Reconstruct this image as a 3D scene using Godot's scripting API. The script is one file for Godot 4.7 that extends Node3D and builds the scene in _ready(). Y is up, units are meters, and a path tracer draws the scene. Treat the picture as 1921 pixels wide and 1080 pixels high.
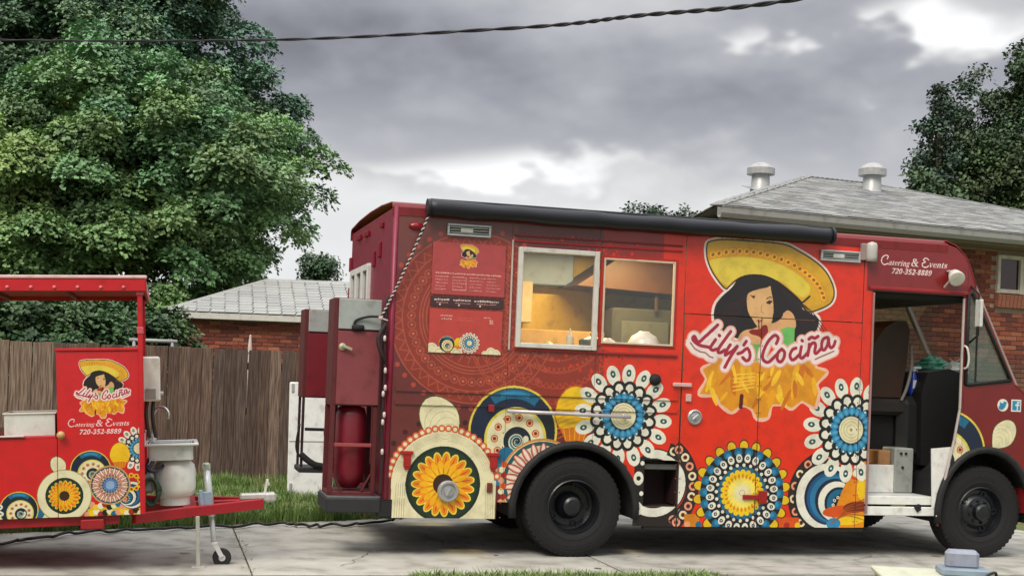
extends Node3D

var cache := {}
var named := {}
var rng := RandomNumberGenerator.new()


# ---------------------------------------------------------------- the setting comes first
func _ready() -> void:
	rng.seed = 4711
	add_camera()
	add_sky_and_light()
	add_ground()
	add_driveway()
	add_fence()
	add_garage()
	add_house()
	add_trees()
	add_grass()
	add_food_truck()
	add_truck_contents()
	add_trailer()
	add_yard_things()


func add_camera() -> void:
	var cam := Camera3D.new()
	cam.name = "camera"
	cam.projection = Camera3D.PROJECTION_FRUSTUM
	cam.keep_aspect = Camera3D.KEEP_HEIGHT
	cam.near = 0.1
	cam.far = 600.0
	cam.size = 0.1 * 1080.0 / 2495.0
	cam.frustum_offset = Vector2(0.000248, 0.00629)
	add_child(cam)
	cam.position = Vector3(0, 1.55, 0)
	cam.rotation.z = deg_to_rad(2.25)
	cam.current = true


func add_sky_and_light() -> void:
	var env := Environment.new()
	env.background_mode = Environment.BG_SKY
	var sky := Sky.new()
	var pano := PanoramaSkyMaterial.new()
	pano.panorama = ImageTexture.create_from_image(paint_sky())
	sky.sky_material = pano
	env.sky = sky
	env.tonemap_mode = Environment.TONE_MAPPER_LINEAR
	env.tonemap_exposure = 1.75
	env.sdfgi_enabled = true
	env.ssao_enabled = true
	env.ssil_enabled = true
	var we := WorldEnvironment.new()
	we.name = "world_environment"
	we.environment = env
	add_child(we)
	var sun := DirectionalLight3D.new()
	sun.name = "sun"
	sun.light_energy = 0.5
	sun.light_color = Color(1.0, 0.96, 0.9)
	sun.light_angular_distance = 24.0
	sun.shadow_enabled = true
	add_child(sun)
	sun.look_at_from_position(Vector3(-5, 12, 10), Vector3.ZERO)


func paint_sky() -> Image:
	var W := 3072
	var H := 1536
	var im := Image.create_empty(W, H, false, Image.FORMAT_RGBF)
	im.fill(Color(0.2, 0.2, 0.19))
	var big := FastNoiseLite.new()
	big.seed = 5
	big.noise_type = FastNoiseLite.TYPE_SIMPLEX_SMOOTH
	big.frequency = 1.5
	big.fractal_octaves = 3
	var wisp := FastNoiseLite.new()
	wisp.seed = 3
	wisp.noise_type = FastNoiseLite.TYPE_SIMPLEX_SMOOTH
	wisp.frequency = 13.0
	wisp.fractal_octaves = 4
	var fine := FastNoiseLite.new()
	fine.seed = 12
	fine.noise_type = FastNoiseLite.TYPE_SIMPLEX_SMOOTH
	fine.frequency = 5.5
	fine.fractal_octaves = 5
	fine.fractal_gain = 0.55
	for y in H / 2:
		var el := PI * (0.5 - (y + 0.5) / H)
		var deg := rad_to_deg(el)
		var ce := cos(el)
		var se := sin(el)
		for x in W:
			var az := wrapf(TAU * (x + 0.5) / W, -PI, PI)   # straight ahead lies at the left edge of a panorama
			var d := Vector3(sin(az) * ce, se * 2.1, -cos(az) * ce)
			var n := fine.get_noise_3dv(d) + 0.2 * wisp.get_noise_3dv(d)
			var b := big.get_noise_3dv(d)
			var ad := rad_to_deg(az)
			# a thin pale layer low down, a slate deck above it, brighter overhead
			var e2 := deg + n * 3.4 + b * 2.0
			var deck := smoothstep(6.4, 10.4, e2)
			var v := lerpf(0.49, 0.25, deck)
			v += smoothstep(12.0, 20.0, deg + b * 4.0) * 0.11 + smoothstep(20.0, 75.0, deg) * 0.95
			v += n * (0.05 + 0.08 * deck) + b * (0.03 + 0.05 * deck)
			# gaps in the deck where the sun's side of the cloud shows
			var gap := b * 1.1 + n * 0.75 - 0.78
			gap = maxf(gap, 0.75 + n * 0.8 - absf(ad - 0.9 + n * 6.0) / 9.5 - absf(deg - 8.7 + ad * 0.04 + n * 2.8) / 1.9)
			gap = maxf(gap, 0.95 + n * 0.9 - absf(ad - 16.6 + n * 5.0) / 8.0 - absf(deg - 14.6 + n * 2.4) / 2.2)
			gap = maxf(gap, 0.55 + n * 0.9 - absf(ad - 13.5 + n * 5.0) / 5.0 - absf(deg - 8.0 + n * 2.4) / 1.1)
			v = lerpf(v, 0.64, smoothstep(0.0, 0.75, gap))
			v = maxf(v, 0.14)
			var cool := clampf((0.40 - v) * 4.5, 0.0, 1.0)
			im.set_pixel(x, y, Color(v * lerpf(0.99, 0.95, cool), v * lerpf(1.0, 0.975, cool), v * lerpf(1.01, 1.13, cool)))
	return im


# ---------------------------------------------------------------- naming
func numbered(called: String) -> String:
	var n: int = named.get(called, 0)
	named[called] = n + 1
	return called if n == 0 else "%s_%03d" % [called, n]


func tag(o: Node3D, label: String, category: String, group := "") -> Node3D:
	o.set_meta("label", label)
	o.set_meta("category", category)
	if group:
		o.set_meta("group", group)
	return o


func thing(called: String, label: String, category: String, group := "") -> Node3D:
	var o := Node3D.new()
	o.name = numbered(called)
	add_child(o)
	return tag(o, label, category, group)


func part(called: String, m: Mesh, mats, parent: Node3D) -> MeshInstance3D:
	var o := MeshInstance3D.new()
	o.name = called if parent != self else numbered(called)
	o.mesh = m
	if mats is Array:
		for i in mini(mats.size(), m.get_surface_count()):
			o.set_surface_override_material(i, mats[i])
	else:
		for i in m.get_surface_count():
			o.set_surface_override_material(i, mats)
	parent.add_child(o, true)
	return o


func done(st: SurfaceTool, called: String, mats, parent: Node3D) -> MeshInstance3D:
	st.generate_normals()
	return part(called, st.commit(), mats, parent)


# ---------------------------------------------------------------- materials
func rgb(r: float, g: float, b: float) -> Color:
	return Color(r / 255.0, g / 255.0, b / 255.0)


func mat(r: float, g: float, b: float, rough := 0.6, metal := 0.0) -> StandardMaterial3D:
	var key := "m%s_%s_%s_%s_%s" % [r, g, b, rough, metal]
	if cache.has(key):
		return cache[key]
	var m := StandardMaterial3D.new()
	m.albedo_color = rgb(r, g, b)
	m.roughness = rough
	m.metallic = metal
	cache[key] = m
	return m


func noise_tex(key: String, freq: float, colors: Array, octaves := 5, side := 512, as_normal := false, bump := 3.0, kind := FastNoiseLite.TYPE_SIMPLEX_SMOOTH) -> NoiseTexture2D:
	if cache.has(key):
		return cache[key]
	var t := NoiseTexture2D.new()
	t.width = side
	t.height = side
	t.seamless = true
	var n := FastNoiseLite.new()
	n.seed = hash(key) % 1000
	n.noise_type = kind
	n.frequency = freq
	n.fractal_octaves = octaves
	t.noise = n
	if as_normal:
		t.as_normal_map = true
		t.bump_strength = bump
	elif colors.size():
		var g := Gradient.new()
		var offs := PackedFloat32Array()
		var cols := PackedColorArray()
		for i in colors.size():
			offs.append(float(i) / (colors.size() - 1))
			cols.append(colors[i])
		g.offsets = offs
		g.colors = cols
		t.color_ramp = g
	cache[key] = t
	return t


# a material with a grain of its own: mottled colour and fine relief, laid on in metres
func grained(key: String, colors: Array, freq: float, metres: Vector3, rough := 0.85, bump := 1.5, world := true) -> StandardMaterial3D:
	if cache.has("g_" + key):
		return cache["g_" + key]
	var m := StandardMaterial3D.new()
	m.albedo_texture = noise_tex(key, freq, colors)
	m.roughness = rough
	m.normal_enabled = true
	m.normal_texture = noise_tex("relief", 0.05, [], 5, 512, true, 4.0)
	m.normal_scale = bump * 0.3
	m.uv1_triplanar = true
	m.uv1_world_triplanar = world
	m.uv1_scale = metres
	cache["g_" + key] = m
	return m


func tinted(base: StandardMaterial3D, r: float, g: float, b: float) -> StandardMaterial3D:
	var m: StandardMaterial3D = base.duplicate()
	m.albedo_color = rgb(r, g, b)
	return m


func speckled(r: float, g: float, b: float, rough := 0.4, metal := 0.0) -> StandardMaterial3D:
	var key := "s%s_%s_%s_%s" % [r, g, b, rough]
	if cache.has(key):
		return cache[key]
	var m := StandardMaterial3D.new()
	m.albedo_color = rgb(r, g, b)
	m.albedo_texture = noise_tex("wear", 0.012, [Color(0.80, 0.78, 0.77), Color(0.96, 0.95, 0.95), Color(1, 1, 1), Color(0.94, 0.94, 0.94)], 6)
	m.roughness = rough
	m.metallic = metal
	m.uv1_triplanar = true
	m.uv1_scale = Vector3(0.9, 0.9, 0.9)
	cache[key] = m
	return m


func glass(alpha := 0.12, tint := Color(0.75, 0.85, 0.8)) -> StandardMaterial3D:
	var key := "glass%s%s" % [alpha, tint]
	if cache.has(key):
		return cache[key]
	var m := StandardMaterial3D.new()
	m.transparency = BaseMaterial3D.TRANSPARENCY_ALPHA
	m.albedo_color = Color(tint, alpha)
	m.roughness = 0.03
	cache[key] = m
	return m


# ---------------------------------------------------------------- shapes
func mesh(smooth := false) -> SurfaceTool:
	var st := SurfaceTool.new()
	st.begin(Mesh.PRIMITIVE_TRIANGLES)
	st.set_smooth_group(0 if smooth else -1)
	return st


func tri(st: SurfaceTool, a: Vector3, b: Vector3, c: Vector3) -> void:
	st.add_vertex(a)
	st.add_vertex(c)
	st.add_vertex(b)


func quad(st: SurfaceTool, a: Vector3, b: Vector3, c: Vector3, d: Vector3) -> void:
	tri(st, a, b, c)
	tri(st, a, c, d)


func toward(st: SurfaceTool, out: Vector3, a: Vector3, b: Vector3, c: Vector3) -> void:
	if (b - a).cross(c - a).dot(out) >= 0.0:
		tri(st, a, b, c)
	else:
		tri(st, a, c, b)


func toward4(st: SurfaceTool, out: Vector3, a: Vector3, b: Vector3, c: Vector3, d: Vector3) -> void:
	toward(st, out, a, b, c)
	toward(st, out, a, c, d)


# a box with chamfered edges
func box(st: SurfaceTool, c: Vector3, s: Vector3, bev := 0.006, basis := Basis()) -> void:
	var h := s * 0.5
	var k := minf(bev, minf(h.x, minf(h.y, h.z)) * 0.45)
	var corner := {}
	for sx in [-1, 1]:
		for sy in [-1, 1]:
			for sz in [-1, 1]:
				var sg := Vector3(sx, sy, sz)
				for ax in 3:
					var p := sg * h
					for j in 3:
						if j != ax:
							p[j] -= sg[j] * k
					corner[[sx, sy, sz, ax]] = c + basis * p
				toward(st, basis * sg, corner[[sx, sy, sz, 0]], corner[[sx, sy, sz, 1]], corner[[sx, sy, sz, 2]])
	for ax in 3:
		var u := (ax + 1) % 3
		var v := (ax + 2) % 3
		for s1 in [-1, 1]:
			var q := []
			for uv in [[-1, -1], [1, -1], [1, 1], [-1, 1]]:
				var sg := [0, 0, 0]
				sg[ax] = s1
				sg[u] = uv[0]
				sg[v] = uv[1]
				q.append(corner[[sg[0], sg[1], sg[2], ax]])
			var n := Vector3.ZERO
			n[ax] = s1
			toward4(st, basis * n, q[0], q[1], q[2], q[3])
			for s2 in [-1, 1]:
				var a := [0, 0, 0]
				a[ax] = s1
				a[u] = s2
				var n2 := Vector3.ZERO
				n2[ax] = s1
				n2[u] = s2
				var e := []
				for s3 in [-1, 1]:
					a[v] = s3
					e.append([corner[[a[0], a[1], a[2], ax]], corner[[a[0], a[1], a[2], u]]])
				toward4(st, basis * n2, e[0][0], e[0][1], e[1][1], e[1][0])


func a_box(s: Vector3, bev := 0.006) -> ArrayMesh:
	var st := mesh()
	box(st, Vector3.ZERO, s, bev)
	st.generate_normals()
	return st.commit()


func bar(st: SurfaceTool, a: Vector3, b: Vector3, w: float, h: float, bev := 0.004) -> void:
	var z := (b - a).normalized()
	var up := Vector3.UP if absf(z.y) < 0.95 else Vector3.RIGHT
	var x := up.cross(z).normalized()
	box(st, (a + b) * 0.5, Vector3(w, h, a.distance_to(b)), bev, Basis(x, z.cross(x), z))


# a tube along points; r is a number or an array of radii
func tube(st: SurfaceTool, pts: Array, r, sides := 8, cap := true) -> void:
	var n := pts.size()
	var rings := []
	var ref := Vector3.UP
	for i in n:
		var t: Vector3 = (pts[mini(i + 1, n - 1)] - pts[maxi(i - 1, 0)]).normalized()
		if absf(t.dot(ref)) > 0.96:
			ref = Vector3.RIGHT if absf(t.x) < 0.9 else Vector3.BACK
		var x := ref.cross(t).normalized()
		var y := t.cross(x)
		ref = y
		var rad: float = r[i] if r is Array else r
		var ring := []
		for k in sides:
			var a := TAU * k / sides
			ring.append(pts[i] + (x * cos(a) + y * sin(a)) * rad)
		rings.append(ring)
	for i in n - 1:
		for k in sides:
			var l := (k + 1) % sides
			quad(st, rings[i][k], rings[i][l], rings[i + 1][l], rings[i + 1][k])
	if cap:
		for k in sides:
			var l := (k + 1) % sides
			tri(st, pts[0], rings[0][l], rings[0][k])
			tri(st, pts[n - 1], rings[n - 1][k], rings[n - 1][l])


func curve(keys: Array, steps := 6) -> Array:
	var o := []
	for i in keys.size() - 1:
		var p0 = keys[maxi(i - 1, 0)]
		var p3 = keys[mini(i + 2, keys.size() - 1)]
		for k in steps:
			o.append(keys[i].cubic_interpolate(keys[i + 1], p0, p3, float(k) / steps))
	o.append(keys[keys.size() - 1])
	return o


# a profile of (radius, along) turned about an axis
func lathe(st: SurfaceTool, prof: Array, basis: Basis, at: Vector3, segs := 32) -> void:
	for i in prof.size() - 1:
		for k in segs:
			var q := []
			for j in [[i, k], [i, k + 1], [i + 1, k + 1], [i + 1, k]]:
				var a: float = TAU * j[1] / segs
				var p: Vector2 = prof[j[0]]
				q.append(at + basis * Vector3(cos(a) * p.x, p.y, -sin(a) * p.x))
			if prof[i].x > 1e-5:
				tri(st, q[0], q[1], q[2] if prof[i + 1].x > 1e-5 else q[3])
			if prof[i + 1].x > 1e-5:
				if prof[i].x > 1e-5:
					tri(st, q[0], q[2], q[3])
				else:
					tri(st, q[0], q[2], q[3])


func pts2(a: Array) -> PackedVector2Array:
	var o := PackedVector2Array()
	for i in range(0, a.size(), 2):
		o.append(Vector2(a[i], a[i + 1]))
	return o


func oval(c: Vector2, rx: float, ry := -1.0, n := 28, rot := 0.0) -> PackedVector2Array:
	var o := PackedVector2Array()
	var k := ry if ry > 0.0 else rx
	for i in n:
		var a := TAU * i / n
		o.append(c + Vector2(cos(a) * rx, sin(a) * k).rotated(rot))
	return o


# a plate lying in x and y: face towards +z at z, thickness th; face and body are two surfaces; uv frame in metres (left, top, width, height)
func plate(polys: Array, z: float, th: float, frame := Rect2(0, 0, 1, 1)) -> ArrayMesh:
	var face := mesh()
	var body := mesh()
	for poly: PackedVector2Array in polys:
		var idx := Geometry2D.triangulate_polygon(poly)
		for i in range(0, idx.size(), 3):
			var t := [poly[idx[i]], poly[idx[i + 1]], poly[idx[i + 2]]]
			if (t[1] - t[0]).cross(t[2] - t[0]) < 0.0:
				t = [t[0], t[2], t[1]]
			for k in [0, 2, 1]:
				face.set_uv(Vector2((t[k].x - frame.position.x) / frame.size.x, (frame.position.y - t[k].y) / frame.size.y))
				face.add_vertex(Vector3(t[k].x, t[k].y, z))
			tri(body, Vector3(t[0].x, t[0].y, z - th), Vector3(t[2].x, t[2].y, z - th), Vector3(t[1].x, t[1].y, z - th))
		var area := 0.0
		for i in poly.size():
			area += poly[i].cross(poly[(i + 1) % poly.size()])
		for i in poly.size():
			var a := poly[i]
			var b := poly[(i + 1) % poly.size()]
			if area < 0.0:
				var s := a
				a = b
				b = s
			quad(body, Vector3(a.x, a.y, z), Vector3(a.x, a.y, z - th), Vector3(b.x, b.y, z - th), Vector3(b.x, b.y, z))
	face.generate_normals()
	body.generate_normals()
	var m: ArrayMesh = face.commit()
	return body.commit(m)


func cut(poly: PackedVector2Array, holes: Array) -> Array:
	var polys := [poly]
	for h: PackedVector2Array in holes:
		var next := []
		for p in polys:
			next.append_array(Geometry2D.clip_polygons(p, h))
		polys = next
	return polys


# a curved sheet: a profile in x and y swept along z from z0 to z1
func sheet(st: SurfaceTool, prof: Array, z0: float, z1: float, th: float) -> void:
	var n := prof.size()
	var inner := []
	for i in n:
		var t: Vector2 = (prof[mini(i + 1, n - 1)] - prof[maxi(i - 1, 0)]).normalized()
		inner.append(prof[i] + Vector2(t.y, -t.x) * th)
	for i in n - 1:
		var a: Vector2 = prof[i]
		var b: Vector2 = prof[i + 1]
		var c: Vector2 = inner[i]
		var d: Vector2 = inner[i + 1]
		var up := Vector3(-(b - a).y, (b - a).x, 0)
		toward4(st, up, Vector3(a.x, a.y, z0), Vector3(b.x, b.y, z0), Vector3(b.x, b.y, z1), Vector3(a.x, a.y, z1))
		toward4(st, -up, Vector3(c.x, c.y, z0), Vector3(d.x, d.y, z0), Vector3(d.x, d.y, z1), Vector3(c.x, c.y, z1))
		toward4(st, Vector3(0, 0, z0 - z1), Vector3(a.x, a.y, z0), Vector3(b.x, b.y, z0), Vector3(d.x, d.y, z0), Vector3(c.x, c.y, z0))
		toward4(st, Vector3(0, 0, z1 - z0), Vector3(a.x, a.y, z1), Vector3(b.x, b.y, z1), Vector3(d.x, d.y, z1), Vector3(c.x, c.y, z1))
	for e in [[0, 1], [n - 1, n - 2]]:
		var p: Vector2 = prof[e[0]]
		var q: Vector2 = inner[e[0]]
		var o: Vector2 = p - prof[e[1]]
		toward4(st, Vector3(o.x, o.y, 0), Vector3(p.x, p.y, z0), Vector3(q.x, q.y, z0), Vector3(q.x, q.y, z1), Vector3(p.x, p.y, z1))


# ---------------------------------------------------------------- ground
const YAW := 14.6
const TRUCK_AT := Vector3(-0.98, 0, -10.85)


func along(u: float, v: float, w: float) -> Vector3:   # metres along, up and into the truck's own frame
	return TRUCK_AT + Basis(Vector3.UP, deg_to_rad(YAW)) * Vector3(u, v, -w)


func add_ground() -> void:
	var st := mesh()
	quad(st, Vector3(-160, -0.035, 60), Vector3(160, -0.035, 60), Vector3(160, -0.035, -260), Vector3(-160, -0.035, -260))
	var soil := grained("soil", [rgb(54, 58, 32), rgb(78, 88, 44), rgb(98, 104, 56), rgb(110, 100, 70)], 0.02, Vector3(0.35, 0.35, 0.35), 0.95, 2.0)
	var g := done(st, "ground", soil, self)
	g.set_meta("kind", "structure")


func add_driveway() -> void:
	var d := Node3D.new()
	d.name = "driveway"
	add_child(d)
	d.set_meta("kind", "structure")
	d.set_meta("label", "pale concrete driveway of large slabs under the truck and trailer")
	d.position = TRUCK_AT
	d.rotation.y = deg_to_rad(YAW)
	var cols := [[rgb(128, 126, 118), rgb(164, 162, 154), rgb(178, 176, 169)], [rgb(136, 132, 124), rgb(168, 166, 158), rgb(182, 180, 173)], [rgb(122, 121, 114), rgb(160, 158, 151), rgb(176, 174, 168)]]
	for i in 7:
		var u0 := -12.69 + i * 2.9
		var u1 := u0 + 2.885
		var far := func(u: float) -> float: return clampf(2.55 + 0.396 * u, 0.7, 4.3)
		var mid := 1.35
		var m := grained("concrete%d" % (i % 3), cols[i % 3], 0.008, Vector3(0.6, 0.6, 0.6), 0.9, 0.5)
		var poly := PackedVector2Array([Vector2(u0, -0.93), Vector2(u1, -0.93)])
		for k in 7:
			var u := lerpf(u1, u0, k / 6.0)
			poly.append(Vector2(u, far.call(u) + rng.randf_range(-0.05, 0.05)))
		var s := part("concrete_slab", plate([poly], 0.0, 0.1), m, d)
		s.rotation.x = -PI / 2
		s.position.y = rng.randf_range(-0.003, 0.003)
	# hairline cracks and dark drips
	var cr := mesh()
	for c in [[-2.1, 0.3, 0.9, 0.2], [-0.4, -0.5, 0.35, 0.9], [0.9, 0.2, -0.2, 1.0], [2.9, -0.6, 0.9, 0.1], [4.2, -0.3, 0.5, 0.8]]:
		var p := Vector2(c[0], c[1])
		var dir := Vector2(c[2], c[3]).normalized()
		for k in 16:
			var q := p + dir.rotated(rng.randf_range(-0.7, 0.7)) * 0.09
			var e := (q - p).orthogonal().normalized() * rng.randf_range(0.0015, 0.004)
			toward4(cr, Vector3.UP, Vector3(p.x + e.x, 0.0045, -p.y - e.y), Vector3(q.x + e.x, 0.0045, -q.y - e.y), Vector3(q.x - e.x, 0.0045, -q.y + e.y), Vector3(p.x - e.x, 0.0045, -p.y + e.y))
			p = q
	done(cr, "crack", mat(70, 68, 62, 0.95), d)
	var oil := mesh()
	for k in 14:
		var c := Vector2(rng.randfn(0.9, 1.6), rng.randfn(0.3, 0.5))
		if c.y < -0.8 or c.y > 1.6:
			continue
		var rad := rng.randf_range(0.008, 0.05)
		var ring := []
		for j in 10:
			var a := TAU * j / 10
			ring.append(Vector3(c.x + cos(a) * rad * rng.randf_range(0.7, 1.3), 0.0042 + k * 0.0001, -c.y - sin(a) * rad * rng.randf_range(0.7, 1.3)))
		for j in range(1, 9):
			toward(oil, Vector3.UP, ring[0], ring[j], ring[j + 1])
	done(oil, "oil_spot", mat(126, 124, 117, 0.8), d)


# ---------------------------------------------------------------- fence
func add_fence() -> void:
	var f := thing("wooden_fence", "weathered brown wooden privacy fence behind the trailer and garage front", "fence")
	f.position = Vector3(-9.4, -0.03, -16.8)
	var woods := []
	var tones := [[94, 82, 76], [108, 96, 89], [84, 74, 69], [122, 112, 104], [100, 86, 79], [92, 84, 80], [128, 118, 108]]
	for t in tones:
		var b := StandardMaterial3D.new()
		b.albedo_color = rgb(minf(t[0] * 1.62, 255), minf(t[1] * 1.6, 255), minf(t[2] * 1.6, 255))
		b.albedo_texture = noise_tex("wood", 0.02, [rgb(88, 78, 72), rgb(128, 118, 110), rgb(164, 155, 147), rgb(196, 188, 180)], 5)
		b.roughness = 0.95
		b.uv1_triplanar = true
		b.uv1_world_triplanar = true
		b.uv1_scale = Vector3(4.2, 0.22, 4.2)
		b.uv1_offset = Vector3(t[0] * 0.017, t[1] * 0.013, 0)
		woods.append(b)
	var shapes := []
	for i in 5:
		var st := mesh()
		var h := 1.715 + i * 0.004
		box(st, Vector3(0, h * 0.5, 0), Vector3(0.139, h, 0.018), 0.003)
		st.generate_normals()
		shapes.append(st.commit())
	for i in 64:
		var x := i * 0.1435
		var grey := 3 if x < 3.7 else 0
		var w: int = [0, 1, 2, 4, 5, 1, 3][rng.randi_range(0, 6)] if grey == 0 else [1, 3, 6, 5, 3][rng.randi_range(0, 4)]
		var p := part("picket", shapes[rng.randi_range(0, 4)], woods[w], f)
		p.position = Vector3(x, rng.randf_range(-0.006, 0.006), rng.randf_range(-0.004, 0.004))
		p.rotation = Vector3(rng.randf_range(-0.006, 0.006), rng.randf_range(-0.02, 0.02), rng.randf_range(-0.006, 0.006))
	for y in [0.3, 0.95, 1.52]:
		var st := mesh()
		box(st, Vector3(4.5, y, -0.03), Vector3(9.3, 0.09, 0.04))
		done(st, "rail", woods[2], f)
	for k in 5:
		var st := mesh()
		box(st, Vector3(0.1 + k * 2.3, 0.86, -0.1), Vector3(0.09, 1.72, 0.09))
		done(st, "post", woods[0], f)


# ---------------------------------------------------------------- brick walls and shingled roofs
func brick_mats(lift := 1.0) -> Array:
	var key := "bricks%s" % lift
	if cache.has(key):
		return cache[key]
	var o := []
	for c in [[126, 58, 44], [140, 66, 50], [112, 50, 40], [152, 80, 60], [132, 62, 52], [98, 48, 42]]:
		var m := StandardMaterial3D.new()
		m.albedo_color = rgb(c[0] * 1.14 * lift, c[1] * 1.36 * lift, c[2] * 1.38 * lift)
		m.albedo_texture = noise_tex("brickgrain", 0.03, [Color(0.62, 0.6, 0.58), Color(0.9, 0.88, 0.86), Color(1, 1, 1)], 4)
		m.roughness = 0.92
		m.uv1_triplanar = true
		m.uv1_world_triplanar = true
		m.uv1_scale = Vector3(2.1, 2.1, 2.1)
		o.append(m)
	cache[key] = o
	return o


# bricks over a wall face in its own x, y; holes are Rect2; those inside `near` become parts, the rest one mass
func lay_bricks(wall: Node3D, x0: float, x1: float, y0: float, y1: float, holes: Array, near: Rect2, most: int, lift := 1.0) -> void:
	var L := 0.193
	var H := 0.057
	var gap := 0.0095
	var shape := a_box(Vector3(L, H, 0.03), 0.004)
	var half := a_box(Vector3(L * 0.5 - 0.005, H, 0.03), 0.004)
	var rest := []
	var made := 0
	var row := 0
	var y := y0
	while y + H < y1:
		var x := x0 + (0.0 if row % 2 == 0 else -(L + gap) * 0.5)
		while x < x1:
			var a := maxf(x, x0)
			var b := minf(x + L, x1)
			var c := Vector2((a + b) * 0.5, y + H * 0.5)
			var blocked := b - a < 0.05
			for h: Rect2 in holes:
				if h.grow(0.06).has_point(c):
					blocked = true
			if not blocked:
				var at := Vector3(c.x, c.y, rng.randf_range(-0.003, 0.003))
				if near.has_point(c) and made < most:
					var m := part("brick", shape if b - a > L * 0.7 else half, brick_mats(lift)[rng.randi_range(0, 5)], wall)
					m.position = at
					made += 1
				else:
					rest.append([at, (b - a) / L])
			x += L + gap
		y += H + gap
		row += 1
	var mm := MultiMesh.new()
	mm.transform_format = MultiMesh.TRANSFORM_3D
	mm.use_colors = true
	mm.mesh = shape
	mm.instance_count = rest.size()
	for i in rest.size():
		mm.set_instance_transform(i, Transform3D(Basis.from_scale(Vector3(rest[i][1], 1, 1)), rest[i][0]))
		var k := rng.randf_range(0.75, 1.15) * pow(lift, 2.2)
		mm.set_instance_color(i, Color(0.215 * k, 0.094 * k * rng.randf_range(0.85, 1.2), 0.068 * k))
	var mi := MultiMeshInstance3D.new()
	mi.name = "bricks"
	mi.multimesh = mm
	var bm := StandardMaterial3D.new()
	bm.vertex_color_use_as_albedo = true
	bm.albedo_texture = noise_tex("brickgrain", 0.03, [])
	bm.uv1_triplanar = true
	bm.uv1_world_triplanar = true
	bm.uv1_scale = Vector3(2.1, 2.1, 2.1)
	bm.roughness = 0.92
	mi.material_override = bm
	mi.set_meta("kind", "stuff")
	wall.add_child(mi, true)


# shingle tabs on a roof slope: eave from a to b, ridge from d to c, in courses
func lay_shingles(roof: Node3D, a: Vector3, b: Vector3, c: Vector3, d: Vector3, tones: Array, most: int, near_point: Vector3) -> void:
	var up := ((d + c) * 0.5 - (a + b) * 0.5)
	var e := (b - a).normalized()
	up = (up - e * up.dot(e))
	var slope := up.length()
	up /= slope
	var n := e.cross(up).normalized()
	if n.y < 0.0:
		n = -n
	var course := 0.14
	var tab := 0.24
	var st := mesh()
	box(st, Vector3.ZERO, Vector3(tab - 0.006, course + 0.03, 0.014), 0.003)
	st.generate_normals()
	var shape := st.commit()
	var all := []
	var rows := int(slope / course)
	for r in rows:
		var f0 := (r + 0.5) / rows
		var left := a.lerp(d, f0)
		var right := b.lerp(c, f0)
		var len := (right - left).dot(e)
		var off := fmod(r * 0.137, tab)
		var x := -off
		while x < len:
			var x0 := maxf(x, 0.0)
			var x1 := minf(x + tab + rng.randf_range(-0.012, 0.0), len)
			if x1 - x0 > 0.06:
				var at := left + e * ((x0 + x1) * 0.5) + n * (0.016 + 0.004 * rng.randf())
				var z := n.rotated(e, 0.0)
				var bs := Basis(e, up, n).rotated(e, -0.06)
				bs = bs.scaled_local(Vector3((x1 - x0) / tab, 1, 1))
				all.append([at, bs, at.distance_to(near_point)])
			x += tab
	all.sort_custom(func(p, q): return p[2] < q[2])
	var mats := []
	for t in tones:
		mats.append(tinted(grained("shingle", [Color(0.76, 0.76, 0.77), Color(0.90, 0.90, 0.90), Color(1, 1, 1), Color(0.92, 0.92, 0.92)], 0.08, Vector3(2.5, 2.5, 2.5), 0.95, 1.5), t[0], t[1], t[2]))
	var rest := []
	for i in all.size():
		if i < most:
			var m := part("shingle", shape, mats[rng.randi_range(0, mats.size() - 1)], roof)
			m.transform = Transform3D(all[i][1], all[i][0])
		else:
			rest.append(all[i])
	if rest.size():
		var mm := MultiMesh.new()
		mm.transform_format = MultiMesh.TRANSFORM_3D
		mm.use_colors = true
		mm.mesh = shape
		mm.instance_count = rest.size()
		for i in rest.size():
			mm.set_instance_transform(i, Transform3D(rest[i][1], rest[i][0]))
			var t = tones[rng.randi_range(0, tones.size() - 1)]
			mm.set_instance_color(i, rgb(t[0], t[1], t[2]).srgb_to_linear())
		var mi := MultiMeshInstance3D.new()
		mi.name = "shingles"
		mi.multimesh = mm
		var vm := StandardMaterial3D.new()
		vm.vertex_color_use_as_albedo = true
		vm.albedo_texture = noise_tex("shingle", 0.08, [])
		vm.uv1_triplanar = true
		vm.uv1_world_triplanar = true
		vm.uv1_scale = Vector3(2.5, 2.5, 2.5)
		vm.roughness = 0.95
		mi.material_override = vm
		mi.set_meta("kind", "stuff")
		roof.add_child(mi, true)


func solid(st: SurfaceTool, ring: Array) -> void:   # a closed flat polygon of 3-D points, seen from its counter-clockwise side
	for i in range(1, ring.size() - 1):
		tri(st, ring[0], ring[i], ring[i + 1])


func hip_roof(building: Node3D, x0: float, x1: float, z0: float, z1: float, ye: float, yr: float, rx0: float, rx1: float, deck: StandardMaterial3D, back_left := Vector2.INF) -> Node3D:
	# eaves rectangle (z0 in front, z1 behind), ridge at mid depth; under the shingles a deck with a fascia board
	var zr := (z0 + z1) * 0.5
	var st := mesh()
	var A := Vector3(x0, ye, z0)
	var B := Vector3(x1, ye, z0)
	var C := Vector3(x1, ye, z1)
	var D := Vector3(x0, ye, z1) if back_left == Vector2.INF else Vector3(back_left.x, ye, back_left.y)
	var R := Vector3(rx0, yr, zr)
	var S := Vector3(rx1, yr, zr)
	toward4(st, Vector3(0, 1, 1), A, B, S, R)
	toward4(st, Vector3(0, 1, -1), C, D, R, S)
	toward(st, Vector3(-1, 1, 0), D, A, R)
	toward(st, Vector3(1, 1, 0), B, C, S)
	toward4(st, Vector3.DOWN, A, B, C, D)
	return done(st, "roof", deck, building)


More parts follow.
